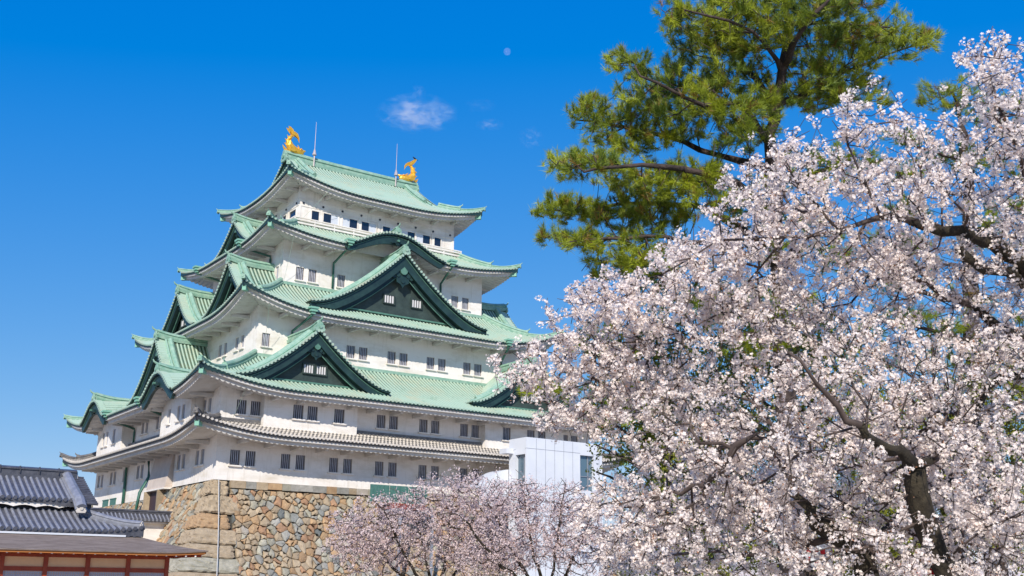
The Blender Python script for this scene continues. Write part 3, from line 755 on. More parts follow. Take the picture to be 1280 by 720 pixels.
def stones(mb, mapf, u0, u1, v0, v1, su, sv, holes=(), seed=1):
    rg = np.random.default_rng(seed); nu, nv = int((u1-u0)/su), int((v1-v0)/sv); pts = {}
    for i in range(-1, nu+1):
        for j in range(-1, nv+1):
            pts[i, j] = (u0+(i+.5+(.5 if j % 2 else 0)+rg.uniform(-.46, .46))*su, v0+(j+.5+rg.uniform(-.46, .46))*sv)
    for key in list(pts):
        if rg.random() < .16: del pts[key]
    for (i, j), p in pts.items():
        poly = [(max(u0, p[0]-3*su), max(v0, p[1]-3*sv)), (min(u1, p[0]+3*su), max(v0, p[1]-3*sv)), (min(u1, p[0]+3*su), min(v1, p[1]+3*sv)), (max(u0, p[0]-3*su), min(v1, p[1]+3*sv))]
        for di in range(-2, 3):
            for dj in range(-2, 3):
                r = pts.get((i+di, j+dj))
                if r is None or r == p: continue
                nx, ny = r[0]-p[0], r[1]-p[1]; c = (r[0]**2-p[0]**2+r[1]**2-p[1]**2)/2; poly = clip(poly, nx, ny, c)
                if len(poly) < 3: break
            if len(poly) < 3: break
        if len(poly) < 3: continue
        cx, cy = np.mean([q[0] for q in poly]), np.mean([q[1] for q in poly])
        if any(a < cx < b and c < cy < d for a, b, c, d in holes): continue
        # subdivide edges and roughen
        pp = []
        for k in range(len(poly)):
            a, b = np.array(poly[k]), np.array(poly[(k+1) % len(poly)]); 
            if np.linalg.norm(b-a) > .25: pp += [a, a+(b-a)*.5+rg.normal(0, .045, 2)]
            else: pp += [a]
        pp = np.array(pp); ct = np.array([cx, cy]); 
        rad = np.linalg.norm(pp-ct, axis=1, keepdims=True); size = rad.mean()
        def ring(g): return ct+(pp-ct)*np.clip(1-g/rad, .1, 1)
        lv = [(.012, -.22), (.02, -.04), (.05, .035+rg.uniform(0, .05)), (size*.5, .08+rg.uniform(0, .08))]
        m = int(rg.choice(8, p=np.array(WT)/sum(WT))); o = len(mb.v); n = len(pp)
        tilt = rg.normal(0, .07, 2)
        for g, h in lv:
            rr = ring(g)+ (rg.normal(0, .012, (n, 2)) if g > .1 else 0)
            for q in rr:
                hh = h+(float((q-ct)@tilt) if h > 0 else 0)+(rg.normal(0, .012) if h > 0 else 0); mb.v.append(tuple(mapf(q[0], q[1], hh)))
        mb.v.append(tuple(mapf(cx, cy, lv[-1][1]+.02)))
        for L in range(len(lv)-1):
            for k in range(n): k2 = (k+1) % n; mb.f.append((o+L*n+k, o+L*n+k2, o+(L+1)*n+k2, o+(L+1)*n+k)); mb.m.append(m)
        for k in range(n): mb.f.append((o+3*n+k, o+3*n+(k+1) % n, o+4*n)); mb.m.append(m)
mf = lambda u, v, h: (u, -bat(v)-h, -v-.02)
ml = lambda u, v, h: (-bat(v)-h, u, -v-.02)
mb = MB()
stones(mb, mf, 1.2, WX+1, .62, VH, .53, .41, seed=3); 
# dark gap behind, and long sides / back as battered sheets
def sheet(mb, f, u0, u1, dp, mi):
    vs = np.linspace(0, VH, 12); mb.grid(np.array([[f(u0 - (bat(v) if u0 <= 0 else 0)*1.0, v, -dp) for v in vs], [f(u1+(bat(v)), v, -dp) for v in vs]]), mi)
sheet(mb, mf, 0, WX, .2, 8); 
mb.build('stone_face', SM, base)
mb = MB(); stones(mb, ml, 1.2, 10.1, .1, VH, .54, .42, seed=5); stones(mb, ml, 14.2, WY+1, .68, VH, .6, .45, seed=6); stones(mb, ml, 10.1, 14.2, 3.9, VH, .8, .6, seed=8)
vs = np.linspace(0, VH, 12)
for a, b, va in ((-.01, 10.3, 0), (13.6, WY, .62), (10.3, 13.6, 3.8)):
    vv = np.linspace(va, VH, 10); mb.grid(np.array([[ml(a-(bat(v) if a < 0 else 0), v, -.2) for v in vv], [ml(b, v, -.2) for v in vv]]), 8)
# door recess jambs
for y in (10.3, 13.6): mb.bb((-.05-bat(2), y-.1, -3.8), (1.5, y+.1, -.18), 0)
mb.build('stone_face', SM, base)
mb = MB(); vv = np.linspace(0, VH, 10)
mb.grid(np.array([[(WX+bat(v), -bat(v), -v-.02) for v in vv], [(WX+bat(v), WY+bat(v), -v-.02) for v in vv]]), 4); mb.grid(np.array([[(-bat(v), WY+bat(v), -v-.02) for v in vv], [(WX+bat(v), WY+bat(v), -v-.02) for v in vv]]), 4)
mb.build('stone_face', SM, base)
# neat top course of squared blocks
mb = MB(); rg = np.random.default_rng(4); x = 1.25
while x < WX:
    w = rg.uniform(.6, 1.2); h = rg.uniform(.5, .6); mb.box((x+w/2, .1-.14+rg.uniform(-.04, .04)-.05, -.03-h/2), (w/2-.008, .22, h/2-rg.uniform(0, .03)), None, int(rg.choice([0, 4, 7, 0, 3, 1, 2]))); x += w
mb.build('top_course', SM, base); 
# corner stones, long and short alternately, each its own part
v = .03; k = 0
while v < VH-.3:
    h = rg.uniform(.95, 1.45); lx, ly = (1.75, .95) if k % 2 else (1.0, 1.7); lx *= rg.uniform(.85, 1.15); ly *= rg.uniform(.85, 1.15)
    v1_ = min(v+h, VH); ns, nv_ = 27, 11; P = np.zeros((ns, nv_, 3)); ph = rg.uniform(0, 6, 6); wob = [rg.normal(0, .05, nv_) for _ in range(2)]
    rough = rg.normal(0, .032, (ns, nv_))
    for i in range(ns):
        for j in range(nv_):
            tv = j/(nv_-1); vv_ = v+.015+(v1_-v-.03)*tv; bb_ = bat(vv_)
            vv_ += .05*math.sin(i*.33+k*0)
            tl, tr_ = -ly-bb_+wob[0][j]+.12*abs(2*tv-1)**4, lx+bb_+wob[1][j]-.12*abs(2*tv-1)**4
            si = tl+(tr_-tl)*i/(ns-1); e_ = min(i, ns-1-i)/(ns-1)*(tr_-tl); f_ = min(tv, 1-tv)*(v1_-v)
            hh = .13*min(1, (e_/.16)**.4)*min(1, (f_/.14)**.4)+rough[i, j]+.03+.03*math.sin(si*2.3+ph[2])*math.sin(tv*4+ph[3])-.04
            cu = math.exp(-(si/.28)**2)*.10
            if si >= 0: q = (si-bb_-0, -bb_-hh+cu*.6, -vv_); q = (q[0]-hh*max(0, 1-si/.5), q[1], q[2])
            else: q = (-bb_-hh+cu*.6, -si-bb_, -vv_); q = (q[0], q[1]-hh*max(0, 1+si/.5), q[2])
            P[i, j] = q
    mb = MB(); mb.grid(P); mb.build('corner_stone', SM[[0, 0, 1, 0, 0, 4, 0, 7, 1][k % 9]], base, smooth=False)
    v += h; k += 1
mb = MB(); mb.bb((-.35, 10.42, -3.8), (-.25, 13.48, -.2)); mb.build('door', mat('dark_door', (.05, .028, .035), .7), base)
mb = MB(); mb.tube([(.24-.045*max(v, 0)-.012*max(v, 0)**2*.9, -bat(v)-.34, -v) for v in np.linspace(0, VH, 12)], .035, 8); mb.build('conduit', mat('white_conduit', (.5, .5, .5), .5), base)

# ================================================================== CONNECTING WALL
cw = thing('plaster_wall', (-10, 6, GROUND), 'white plaster wall with a grey tile coping joining the stone base', 'wall')
mb = MB(); mb.bb((-30, 5.8, GROUND), (-.6, 6.3, -3.0)); mb.build('wall_body', 'plaster', cw)
mb = MB(); mb.bb((-30, 5.45, -3.12), (-.8, 6.65, -3.0)); mb.build('cornice', 'plaster', cw)
mb = MB()
for s in (-1, 1):
    x = -30; A = []
    n = int(29.3/.30); P = []
    for k in range(n):
        c = -30+.3*(k+.5)
        for dx, h in ((-.09, 0), (-.06, .05), (0, .075), (.06, .05), (.09, 0)): P.append([(c+dx, 6.05+s*.12, -2.42+h), (c+dx, 6.05+s*.82, -2.86+h), (c+dx, 6.05+s*.82, -2.98)])
    mb.grid(np.array(P), 0, lambda i, j: 1 if i % 5 in (1, 2) else 0)
mb.build('tile_coping', ['tile_blue', 'tile_roll'], cw)
mb = MB(); mb.sweep([(-30, 6.05, -2.42), (-15, 6.05, -2.42), (-.75, 6.05, -2.42)], [(a*.9, b*.75) for a, b in RIDGE]); mb.build('ridge', 'tile_blue', cw)

# ================================================================== PALACE
pal = thing('palace_building', (-14, -18, GROUND), 'low wooden palace hall with stepped grey tile roof and red posts at the lower left', 'palace')
PX1 = -11.75; PX0 = -48; PY0 = -22.2; PR = 5.5; PDG = 2.3
def pfl(t): return t
class PRoof(Roof):
    pass
RPl = Roof(PX0, PX1, PY0, PY0+2*PR, -5.05, .28, -3.98, 2.75, L=3.5, pf=lambda t: .85*t+.15*t*t)
RPu = Roof(PX0+2.3, PX1-2.05, PY0+2.5, PY0+2*PR-2.5, -3.42, .0, -2.0, 3.0, L=3, pf=lambda t: .9*t+.1*t*t)
mfn = lambda i, j, k: 1 if k in (0, 1, 2, 3) else 0
mb = MB()
for side in ('front', 'right', 'back', 'left'):
    S = RPl.S[side]; tile_sheet(mb, RPl, side, lambda a: min(2.9, a, S-a), 6, .3, rh=.075, rw=.075, mfn=mfn)
rp = mb.build('lower_roof', ['tile_blue', 'tile_roll'], pal)
for cnr in ('r', 'l'):
    mb = MB(); S = RPl.S['front']; pt = lambda d: RPl.P('front', S-d if cnr == 'r' else d, d)
    path = [pt(d)+V3(0, 0, .02) for d in np.linspace(2.6, .12, 12)]; mb.sweep(path, [(a*.75, b*.8) for a, b in RIDGE]); f = path[-1]-path[-3]
    mb.build('hip_ridge', 'tile_roll', rp)
    mb = MB(); oni(mb, path[-1], f*V3(1, 1, 0), .36, spike=False); mb.build('ridge_end_tile', 'mortar', rp)
mb = MB()
for side in ('front', 'back'):
    S = RPu.S[side]; tile_sheet(mb, RPu, side, lambda a: 3.0, 8, .3, rh=.075, rw=.075, mfn=mfn)
ru = mb.build('upper_roof', ['tile_blue', 'tile_roll'], pal)
# white wavy plaster edge of the upper roof
mb = MB()
for sy, yy in ((1, RPu.y0+.1), (-1, RPu.y1-.1)):
    A = np.arange(RPu.x0+.1, RPu.x1-.75, .1); wv = np.abs(np.sin(np.pi*A/1.1))*.1
    rows = [[(x, yy, -3.58) for x in A], [(x, yy, -3.82+w) for x, w in zip(A, wv)], [(x, yy+sy*.35, -3.80+w) for x, w in zip(A, wv)]]
    mb.grid(np.array(rows)); 
mb.build('plaster_eave', 'plaster', ru)
mb = MB(); mb.bb((RPu.x0+.2, RPu.y0+.6, -4.2), (RPu.x1-.9, RPu.y1-.6, -3.2)); mb.build('roof_gap_shade', 'dark', ru)  # near-black box paints the shadow gap between the two roofs
mb = MB(); yc = PY0+PR
mb.sweep([(x, yc, -2.05) for x in np.linspace(RPu.x0, RPu.x1-.25, 12)], [(-.3, -.1), (-.3, .3), (-.36, .32), (-.36, .4), (-.2, .46), (0, .5), (.2, .46), (.36, .4), (.36, .32), (.3, .3), (.3, -.1)])
for k in range(26): mb.box((RPu.x1-1.2-.98*k, yc, -1.74), (.015, .375, .19))
mb.build('main_ridge', 'tile_blue', ru)
mb = MB(); oni(mb, (RPu.x1-.25, yc, -2.1), (1, 0, 0), .55, spike=False); mb.build('ridge_end_tile', 'mortar', ru)
# verge: broad descending ridge plus cross tiles at the gable edge
for sg in (1, -1):
    S = RPu.S['front']; mb = MB(); sd = 'front' if sg == 1 else 'back'
    path = [RPu.P(sd, S-.75, d)+V3(0, 0, .04) for d in np.linspace(2.95, -.3, 14)]; path = [p+V3(0, 0, .12*(i/13)**3*0) for i, p in enumerate(path)]
    path += [path[-1]+(path[-1]-path[-2])*2.2+V3(0, 0, -.2)]
    mb.sweep(path, [(a*1.25, b*.95) for a, b in RIDGE]); f = path[-1]-path[-2]; mb.build('descending_ridge', 'tile_roll', ru)
    mb = MB(); oni(mb, path[-1]+V3(0, 0, -.05), f*V3(1, 1, 0), .5, spike=False); mb.build('ridge_end_tile', 'mortar', ru)
    mb = MB(); n = 15
    for k in range(n):
        d = 2.9-k*3.6/n; p = RPu.P(sd, S-.15, d)+V3(0, 0, .06); mb.tube([p+V3(-.4, 0, .02), p+V3(.32, 0, 0)], .08, 8)
    mb.build('verge_tile', 'tile_blue', ru)
mb = MB(); mb.add([(RPu.x1-.5, RPu.y0+.2, -3.6), (RPu.x1-.5, RPu.y1-.2, -3.6), (RPu.x1-.5, yc, -2.1), (RPu.x1-.5, RPu.y1-.2, -4.3), (RPu.x1-.5, RPu.y0+.2, -4.3)], [(0, 2, 1, 3, 4)]); mb.build('gable_panel', 'plaster', ru)
# lower shingle roof with white board edge above
HX1, HY0 = -9.2, -24.7
RH = Roof(PX0-2.5, HX1, HY0, PY0+2*PR+2.5, -6.02, .14, -5.14, 2.9, L=3, pf=lambda t: .9*t+.1*t*t)
mb = MB()
for side in ('front', 'right', 'back', 'left'):
    S = RH.S[side]; A = np.linspace(.0, S, 90); D = np.minimum(2.9, np.minimum(A, S-A)); T = np.linspace(0, 1, 7)
    P = RH.P(side, A[:, None], D[:, None]*T[None, :]); mb.grid(P)
    E = RH.P(side, A, 0*A); E1 = E.copy(); E1[:, 2] -= .05; E2 = RH.P(side, A, np.minimum(.3, D)); E2[:, 2] = E[:, 2]-.06; mb.grid(np.stack([E, E1, E2], 1))
rh = mb.build('shingle_roof', 'bark_roof', pal)
mb = MB()
for side in ('front', 'right'):
    S = RH.S[side]; A = np.linspace(.12, S-.12, 90); 
    def rw_(d, dz): 
        dd = np.minimum(d, np.minimum(A, S-A)); q = RH.P(side, A, dd); e = RH.P(side, A, 0*A); q[:, 2] = e[:, 2]+(dz if dz < 0 else -.16+(dz+.16)*dd/d); return q
    mb.grid(np.stack([rw_(.07, -.055), rw_(.07, -.15), rw_(.3, -.16), rw_(2.4, .3)], 1))
mb.build('eave_edge', 'ochre', rh)
mb = MB()
mb.bb((PX0, PY0-.05, -5.25), (PX1-.9, PY0+.15, -5.16)); mb.build('white_board', 'panelwhite', rh)
# rafter ends with white tips
mb = MB(); x = HX1-.6
while x > -34: mb.box((x, HY0+.75, -6.16), (.045, .6, .05), None, 0); mb.box((x, HY0+.142, -6.163), (.04, .008, .045), None, 1); x -= .49
y = HY0+.6
while y < PY0+6: mb.box((HX1-.75, y, -6.14), (.6, .045, .05), None, 0); mb.box((HX1-.142, y, -6.143), (.008, .04, .045), None, 1); y += .49
mb.build('rafters', ['vermil', 'plaster'], rh)
# posts, beams, panels
PYW = -23.45; px_ = [-10.85-1.93*k for k in range(14)]
for x in px_:
    mb = MB(); mb.bb((x-.1, PYW-.1, GROUND), (x+.1, PYW+.1, -6.16)); mb.build('post', 'vermil', pal)
mb = MB()
for z0_, z1_ in ((-6.34, -6.17), (-6.98, -6.78), (-8.6, -8.4)): mb.bb((-38, PYW-.06, z0_), (-10.75, PYW+.06, z1_)); mb.bb((-10.9, PYW+.1, z0_), (-10.78, PYW+16, z1_))
mb.build('beam', 'vermil', pal)
mb = MB(); mb.bb((-38, PYW-.0, -6.8), (-10.86, PYW+.03, -6.3)); mb.bb((-10.86, PYW+.05, GROUND), (-10.84, PYW+16, -6.3)); mb.build('wall_panel', 'cream', pal)
for i in range(13):
    xa, xb = px_[i+1]+.1, px_[i]-.1
    mb = MB(); mb.bb((xa, PYW+.02, -8.4), (xb, PYW+.04, -6.98)); lt = mb.build('lattice_screen', 'paper', pal)
    mb = MB(); n = 16
    for k in range(n+1): x = xa+(xb-xa)*k/n; mb.bb((x-.016, PYW-.015, -8.4), (x+.016, PYW+.018, -6.98))
    for k in range(13): z = -7.0-k*.11; mb.bb((xa, PYW-.008, z-.012), (xb, PYW+.012, z+.012))
    mb.build('lattice', 'lattice', lt)
mb = MB(); mb.bb((-36, PYW+.1, GROUND), (-11.2, PY0+2*PR+1, -5.85)); mb.build('inner_wall', 'cream', pal)

# ================================================================== WHITE LIFT TOWER
tw = thing('lift_tower', (27, -5, GROUND), 'modern pale metal clad lift tower with tall glass slots in front of the keep', 'tower')
def facet(a, b, z0, z1, slots, mbx):
    """vertical facet from a to b with joints, slots = (s0,s1,za,zb) as fractions of width"""
    a, b = V3(*a, 0), V3(*b, 0); L = np.linalg.norm(b-a); u = (b-a)/L; n = V3(u[1], -u[0], 0)
    wall_face(mbx, a[:2], u[:2], n[:2], L, z0, z1, [(s0*L, s1*L, za, zb) for s0, s1, za, zb in slots], .4)
    return a, u, n, L
mbx = MB(); jn = MB(); gl = []
F = [((22.9, -8.0), (30.9, -8.0), [(.70, .885, .3, 3.2), (.70, .885, -3.4, -.35)]), ((22.9, -5.6), (22.9, -8.0), [(.38, .93, -1.5, 2.9)]), ((30.9, -8.0), (30.9, -5.6), []), ((30.9, -5.6), (22.9, -5.6), [])]
for a, b, sl_ in F:
    A, u, n, L = facet(a, b, GROUND, 4.25, sl_, mbx)
    k = 1.0
    while k < L-.2:
        if not any(s0*L-.05 < k < s1*L+.05 for s0, s1, _, _ in sl_): jn.box(A+u*k+V3(0, 0, (4.2+GROUND)/2)+n*.004, (.014, .006, (4.2-GROUND)/2), (u, n, V3(0, 0, 1)))
        k += .95
    for z in (-4.6, -2.0, -.1, 3.35):
        if not sl_: jn.box(A+u*L/2+V3(0, 0, z)+n*.007, (L/2, .006, .014), (u, n, V3(0, 0, 1)))
        else:
            for (s0_, s1_) in ((0, sl_[0][0]), (sl_[0][1], 1)): jn.box(A+u*L*(s0_+s1_)/2+V3(0, 0, z)+n*.007, (L*(s1_-s0_)/2, .006, .014), (u, n, V3(0, 0, 1)))
    for s0, s1, za, zb in sl_: gl.append((A+u*L*(s0+s1)/2-n*.3+V3(0, 0, (za+zb)/2), L*(s1-s0)/2, (zb-za)/2, u, n))
mbx.add([(22.9, -8, 4.25), (30.9, -8, 4.25), (30.9, -5.6, 4.25), (22.9, -5.6, 4.25)], [(0, 1, 2, 3)])
mbx.build('cladding', 'panelwhite', tw); jn.build('panel_joint', 'joint', tw)
for c, w, h, u, n in gl:
    g = MB(); g.box(c, (w, .02, h), (u, n, V3(0, 0, 1))); go = g.build('window', mat('tower_glass', (.10, .16, .2), .05, spec=1), tw)
    g = MB(); g.box(c+u*w*.35+n*.06, (.04, .03, h), (u, n, V3(0, 0, 1))); g.box(c+n*.06-V3(0, 0, h*.2), (w, .03, .03), (u, n, V3(0, 0, 1))); g.build('mullion', 'joint', go)
mb = MB(); mb.bb((22.2, -6.2, 3.05), (22.896, -5.2, 3.45)); mb.build('canopy', 'panelwhite', tw)
# curved white passage roof between tower and keep
mb = MB(); A = np.linspace(0, 1, 12)
mb.grid(np.array([[(20.0+2.85*t, y, .2+1.6*math.sin(t*1.5)) for t in A] for y in (-5.6, -3.6)])); mb.grid(np.array([[(20.0+2.85*t, -5.6, .2+1.6*math.sin(t*1.5)) for t in A], [(20.0+2.85*t, -5.6, -1.2) for t in A]]))
mb.build('passage_roof', 'panelwhite', tw)

# green panelled platform at the foot of the wall
gp_ = thing('green_platform', (14.5, -3, GROUND), 'dark green panelled platform on a red brown base behind the pink blossom', 'platform')
for k in range(3):
    mb = MB(); x = 11.5+1.75*k; mb.bb((x+.04, -3.0, -1.2), (x+1.71, -2.9, .12)); 
    for j in range(5): mb.bb((x+.2+.32*j, -3.03, -1.1), (x+.28+.32*j, -3.0, .06))
    mb.build('panel', 'greenp', gp_)
mb = MB(); mb.bb((13.2, -2.95, -1.7), (16.6, -1.2, -1.24)); mb.build('deck', 'redbase', gp_)
for x in (13.4, 16.3):
    mb = MB(); mb.bb((x-.1, -4.6, GROUND), (x+.1, -4.4, -1.9)); mb.bb((x-.1, -4.4, -1.95), (x+.1, -1.3, -1.702)); mb.build('support', 'joint', gp_)

# ================================================================== TREES
def subdiv(pts, step=.35, jit=.05, rg=RNG):
    P = np.array([p[:3] for p in pts], float); R = np.array([p[3] for p in pts], float)
    # smooth with Catmull-Rom
    out = []; rr = []
    n = len(P)
    for i in range(n-1):
        p0, p1, p2, p3 = P[max(i-1, 0)], P[i], P[i+1], P[min(i+2, n-1)]; L = np.linalg.norm(p2-p1); k = max(2, int(L/step))
        for j in range(k):
            t = j/k; out.append(.5*((2*p1)+(-p0+p2)*t+(2*p0-5*p1+4*p2-p3)*t*t+(-p0+3*p1-3*p2+p3)*t**3)+rg.normal(0, jit*min(1, R[i]*8+.2), 3)*.8); rr.append(R[i]+(R[i+1]-R[i])*t)
    out.append(P[-1]); rr.append(R[-1]); return np.array(out), np.array(rr)

def grow(limbs, attr, alpha=.3, step=.3, rg=RNG, tip=.004, droop=0.0, expo=2.35, seg=4):
    nodes = []; par = []; fix = []; plen = []
    for li, lb in enumerate(limbs):
        P, R = subdiv(lb, rg=rg)
        if li == 0: prev = -1
        else:
            A = np.array(nodes); prev = int(np.argmin(np.linalg.norm(A-P[0], axis=1)))
        for i, (p, r) in enumerate(zip(P, R)):
            nodes.append(p); par.append(prev); fix.append(r); plen.append(0 if prev < 0 else plen[prev]+np.linalg.norm(p-nodes[prev])*.25); prev = len(nodes)-1
    nfix = len(nodes)
    N = len(attr); A = np.array(attr); M = np.array(nodes)
    D = np.linalg.norm(A[:, None, :]-M[None, :, :], axis=2)+alpha*np.array(plen)[None, :]
    best = D.argmin(1); cost = D.min(1); alive = np.ones(N, bool)
    ends = []
    for it in range(N):
        i = int(np.argmin(np.where(alive, cost, 1e9))); alive[i] = False
        b = int(best[i]); p0 = nodes[b]; p1 = A[i]; L = np.linalg.norm(p1-p0)
        if L < .02: ends.append(b); continue
        k = max(1, int(L/step)); 
        # start out partly along the parent's own direction so that forks are angled
        pd = p0-nodes[par[b]] if par[b] >= 0 else V3(0, 0, 1); pd = pd/(np.linalg.norm(pd)+1e-9)
        c = p0+(p1-p0)*.4+pd*L*.16+rg.normal(0, .05, 3)*L+V3(0, 0, droop*L)
        new = []; prev = b
        for j in range(1, k+1):
            t = j/k; q = (1-t)**2*p0+2*t*(1-t)*c+t*t*p1
            nodes.append(q); par.append(prev); fix.append(0); plen.append(plen[prev]+L/k); prev = len(nodes)-1; new.append(prev)
        ends.append(prev)
        Q = np.array([nodes[j] for j in new]); idx = np.where(alive)[0]
        if len(idx):
            d = np.linalg.norm(A[idx][:, None, :]-Q[None], axis=2)+alpha*np.array([plen[j] for j in new])[None]
            m = d.min(1); am = d.argmin(1); up = m < cost[idx]; cost[idx[up]] = m[up]; best[idx[up]] = np.array(new)[am[up]]
    n = len(nodes); acc = np.zeros(n); nch = np.zeros(n, int)
    for i in range(n):
        if par[i] >= 0: nch[par[i]] += 1
    r = np.zeros(n)
    for i in range(n-1, -1, -1):
        v = acc[i] if acc[i] > 0 else tip**expo
        r[i] = v**(1/expo)
        if i < nfix: r[i] = fix[i]
        else:
            if par[i] >= 0: acc[par[i]] += r[i]**expo
    return np.array(nodes), np.array(par), r, nch, nfix

def branch_mesh(name, nodes, par, r, sel, parent, matn, nside=None):
    """tubes along every chain of the selected nodes"""
    n = len(nodes); kids = {}
    for i in range(n):
        if sel[i] and par[i] >= 0: kids.setdefault(int(par[i]), []).append(i)
    mb = MB()
    started = set()
    order = [i for i in range(n) if sel[i]]
    main = {}
    for p, ks in kids.items():
        main[p] = max(ks, key=lambda k: r[k])
    for i in order:
        p = int(par[i])
        if p >= 0 and sel[p] and main.get(p) == i: continue   # continues a chain
        ch = ([p] if p >= 0 else [])+[i]; q = i
        while q in main: q = main[q]; ch.append(q)
        if len(ch) < 2: continue
        P = nodes[ch]; R = r[ch].copy()
        if p >= 0: R[0] = min(R[0], R[1]*1.25)
        rm = R.max(); ns = 10 if rm > .08 else (6 if rm > .02 else 3)
        if rm > .05: R = R*(1+RNG.normal(0, .10, len(R)))
        mb.tube(P, R, ns)
    if not mb.v: return None
    return mb.build(name, matn, parent, smooth=True)

def scatter_mesh(name, V, F, centers, frames, scales, mats, fmat, parent):
    """V template verts (n,3), F quads/tris list; frames (N,3,3)"""
    N = len(centers); n = len(V)
    co = np.einsum('nij,vj->nvi', frames, V)*scales[:, None, None]+centers[:, None, :]
    me = bpy.data.meshes.new(name); nf = len(F); fl = [len(f) for f in F]; flat = np.concatenate([np.array(f) for f in F])
    me.vertices.add(N*n); me.vertices.foreach_set('co', co.reshape(-1).astype(np.float32))
    loops = (flat[None, :]+np.arange(N)[:, None]*n).reshape(-1)
    me.loops.add(len(loops)); me.loops.foreach_set('vertex_index', loops.astype(np.int32))
    st = np.concatenate([[0], np.cumsum(fl)[:-1]]); tot = sum(fl)
    me.polygons.add(N*nf)
    me.polygons.foreach_set('loop_start', (st[None, :]+np.arange(N)[:, None]*tot).reshape(-1).astype(np.int32))
    try: me.polygons.foreach_set('loop_total', np.tile(fl, N).astype(np.int32))
    except Exception: pass
    me.polygons.foreach_set('material_index', np.tile(fmat, N).astype(np.int32))
    for m in mats: me.materials.append(MT[m])
    me.update(calc_edges=True); me.validate()
    return link(name, me, parent)

def keep_joined(sel, par):
    sel = sel.copy()
    for i in range(len(sel)):
        if sel[i] and par[i] >= 0 and not sel[par[i]]: sel[i] = False
    return sel

def rand_frames(N, rg, axis=None, spread=1.0):
    z = rg.normal(0, 1, (N, 3)) if axis is None else axis+rg.normal(0, spread, (N, 3))
    z /= np.linalg.norm(z, axis=1, keepdims=True)+1e-9; h = rg.normal(0, 1, (N, 3)); x = np.cross(z, h); x /= np.linalg.norm(x, axis=1, keepdims=True)+1e-9; y = np.cross(z, x)
    return np.stack([x, y, z], 2)

def flower_template(r=.019):
    V = [(0, 0, 0)]; F = []
    for k in range(5):
        a = 2*math.pi*k/5; o = len(V)
        for da, rr, zz in ((-.5, .72, .35), (-.16, 1.0, .42), (.16, 1.0, .42), (.5, .72, .35)): V.append((rr*r*math.cos(a+da), rr*r*math.sin(a+da), zz*r))
        F.append((0, o, o+1, o+2, o+3))
    return np.array(V), F

def blossoms(parent, centers, per, rad, rg, petal='petal', fr=.021, leafn=1, name='blossom'):
    N = len(centers); V, F = flower_template(fr)
    dirs = rg.normal(0, 1, (N*per, 3)); dirs /= np.linalg.norm(dirs, axis=1, keepdims=True)
    C = np.repeat(centers, per, 0)+dirs*rad*rg.uniform(.45, 1.15, (N*per, 1))
    fr_ = rand_frames(N*per, rg, dirs, .45)
    scatter_mesh(name, V, F, C, fr_, rg.uniform(.75, 1.2, N*per), [petal], [0]*len(F), parent)
    if leafn:
        Lv = np.array([(0, 0, 0), (.006, .003, .012), (.0, .0, .034), (-.006, .003, .012)]); M = int(N*leafn)
        idx = rg.integers(0, N, M); C2_ = centers[idx]+rg.normal(0, rad*.55, (M, 3))
        scatter_mesh('young_leaves', Lv, [(0, 1, 2, 3)], C2_, rand_frames(M, rg), rg.uniform(.7, 1.4, M)*(rad/.05), ['calyx'], [0], parent)

def blob_points(blobs, rg, dens=1.0):
    """blobs = (px,py,dist, rx_px, ry_px, thickness m, count)"""
    out = []
    for px, py, d, rx, ry, th, n in blobs:
        n = int(n*dens)
        v = rg.normal(0, 1, (n, 3)); v /= np.linalg.norm(v, axis=1, keepdims=True); v *= rg.uniform(0, 1, (n, 1))**(1/2.4)*np.where(rg.random((n, 1)) < .13, rg.uniform(1.0, 1.35, (n, 1)), 1)
        for a, b, c in v: out.append(at(px+a*rx, py+b*ry, d+c*th))
    return np.array(out)

def limb(*pts):
    """pts = (px,py,dist,radius m)"""
    return [(*at(a, b, c), r) for a, b, c, r in pts]
def to_ground(lb, dx=0, dy=0, flare=1.35):
    p = lb[0]; return [(p[0]+dx, p[1]+dy, GROUND-.05, p[3]*flare)]+[(p[0]+dx*.4, p[1]+dy*.4, (GROUND+p[2])/2, p[3]*1.08)]+lb if p[2] > GROUND+.5 else lb

def cherry(name, limbs, blobs, label, seed, per=11, rad=.043, fr=.0165, petal='petal', tip=.0040, cl=1.7, thin=.013, alpha=.3, leafn=1.8, jitter=.035, step=.28):
    rg = np.random.default_rng(seed); A = blob_points(blobs, rg, 1.35)
    nodes, par, r, nch, nfix = grow(limbs, A, alpha=alpha, step=step, rg=rg, tip=tip)
    root = thing(name, tuple(limbs[0][0][:3]), label, 'cherry tree', 'blossoming cherry trees')
    big = keep_joined(r > .035, par); branch_mesh('trunk', nodes, par, r, big, root, 'bark')
    branch_mesh('twigs', nodes, par, r, ~big, root, 'twig')
    idx = np.where((r < thin))[0]; k = int(len(idx)*cl); ch = rg.choice(idx, k, replace=k > len(idx))
    t = rg.uniform(0, 1, (k, 1)); p = nodes[ch]*(1-t)+nodes[np.maximum(par[ch], 0)]*t
    blossoms(root, p+rg.normal(0, jitter, (k, 3)), per, rad, rg, petal, fr, leafn)
    print(name, 'nodes', len(nodes), 'clusters', k, 'flowers', k*per)
    return root

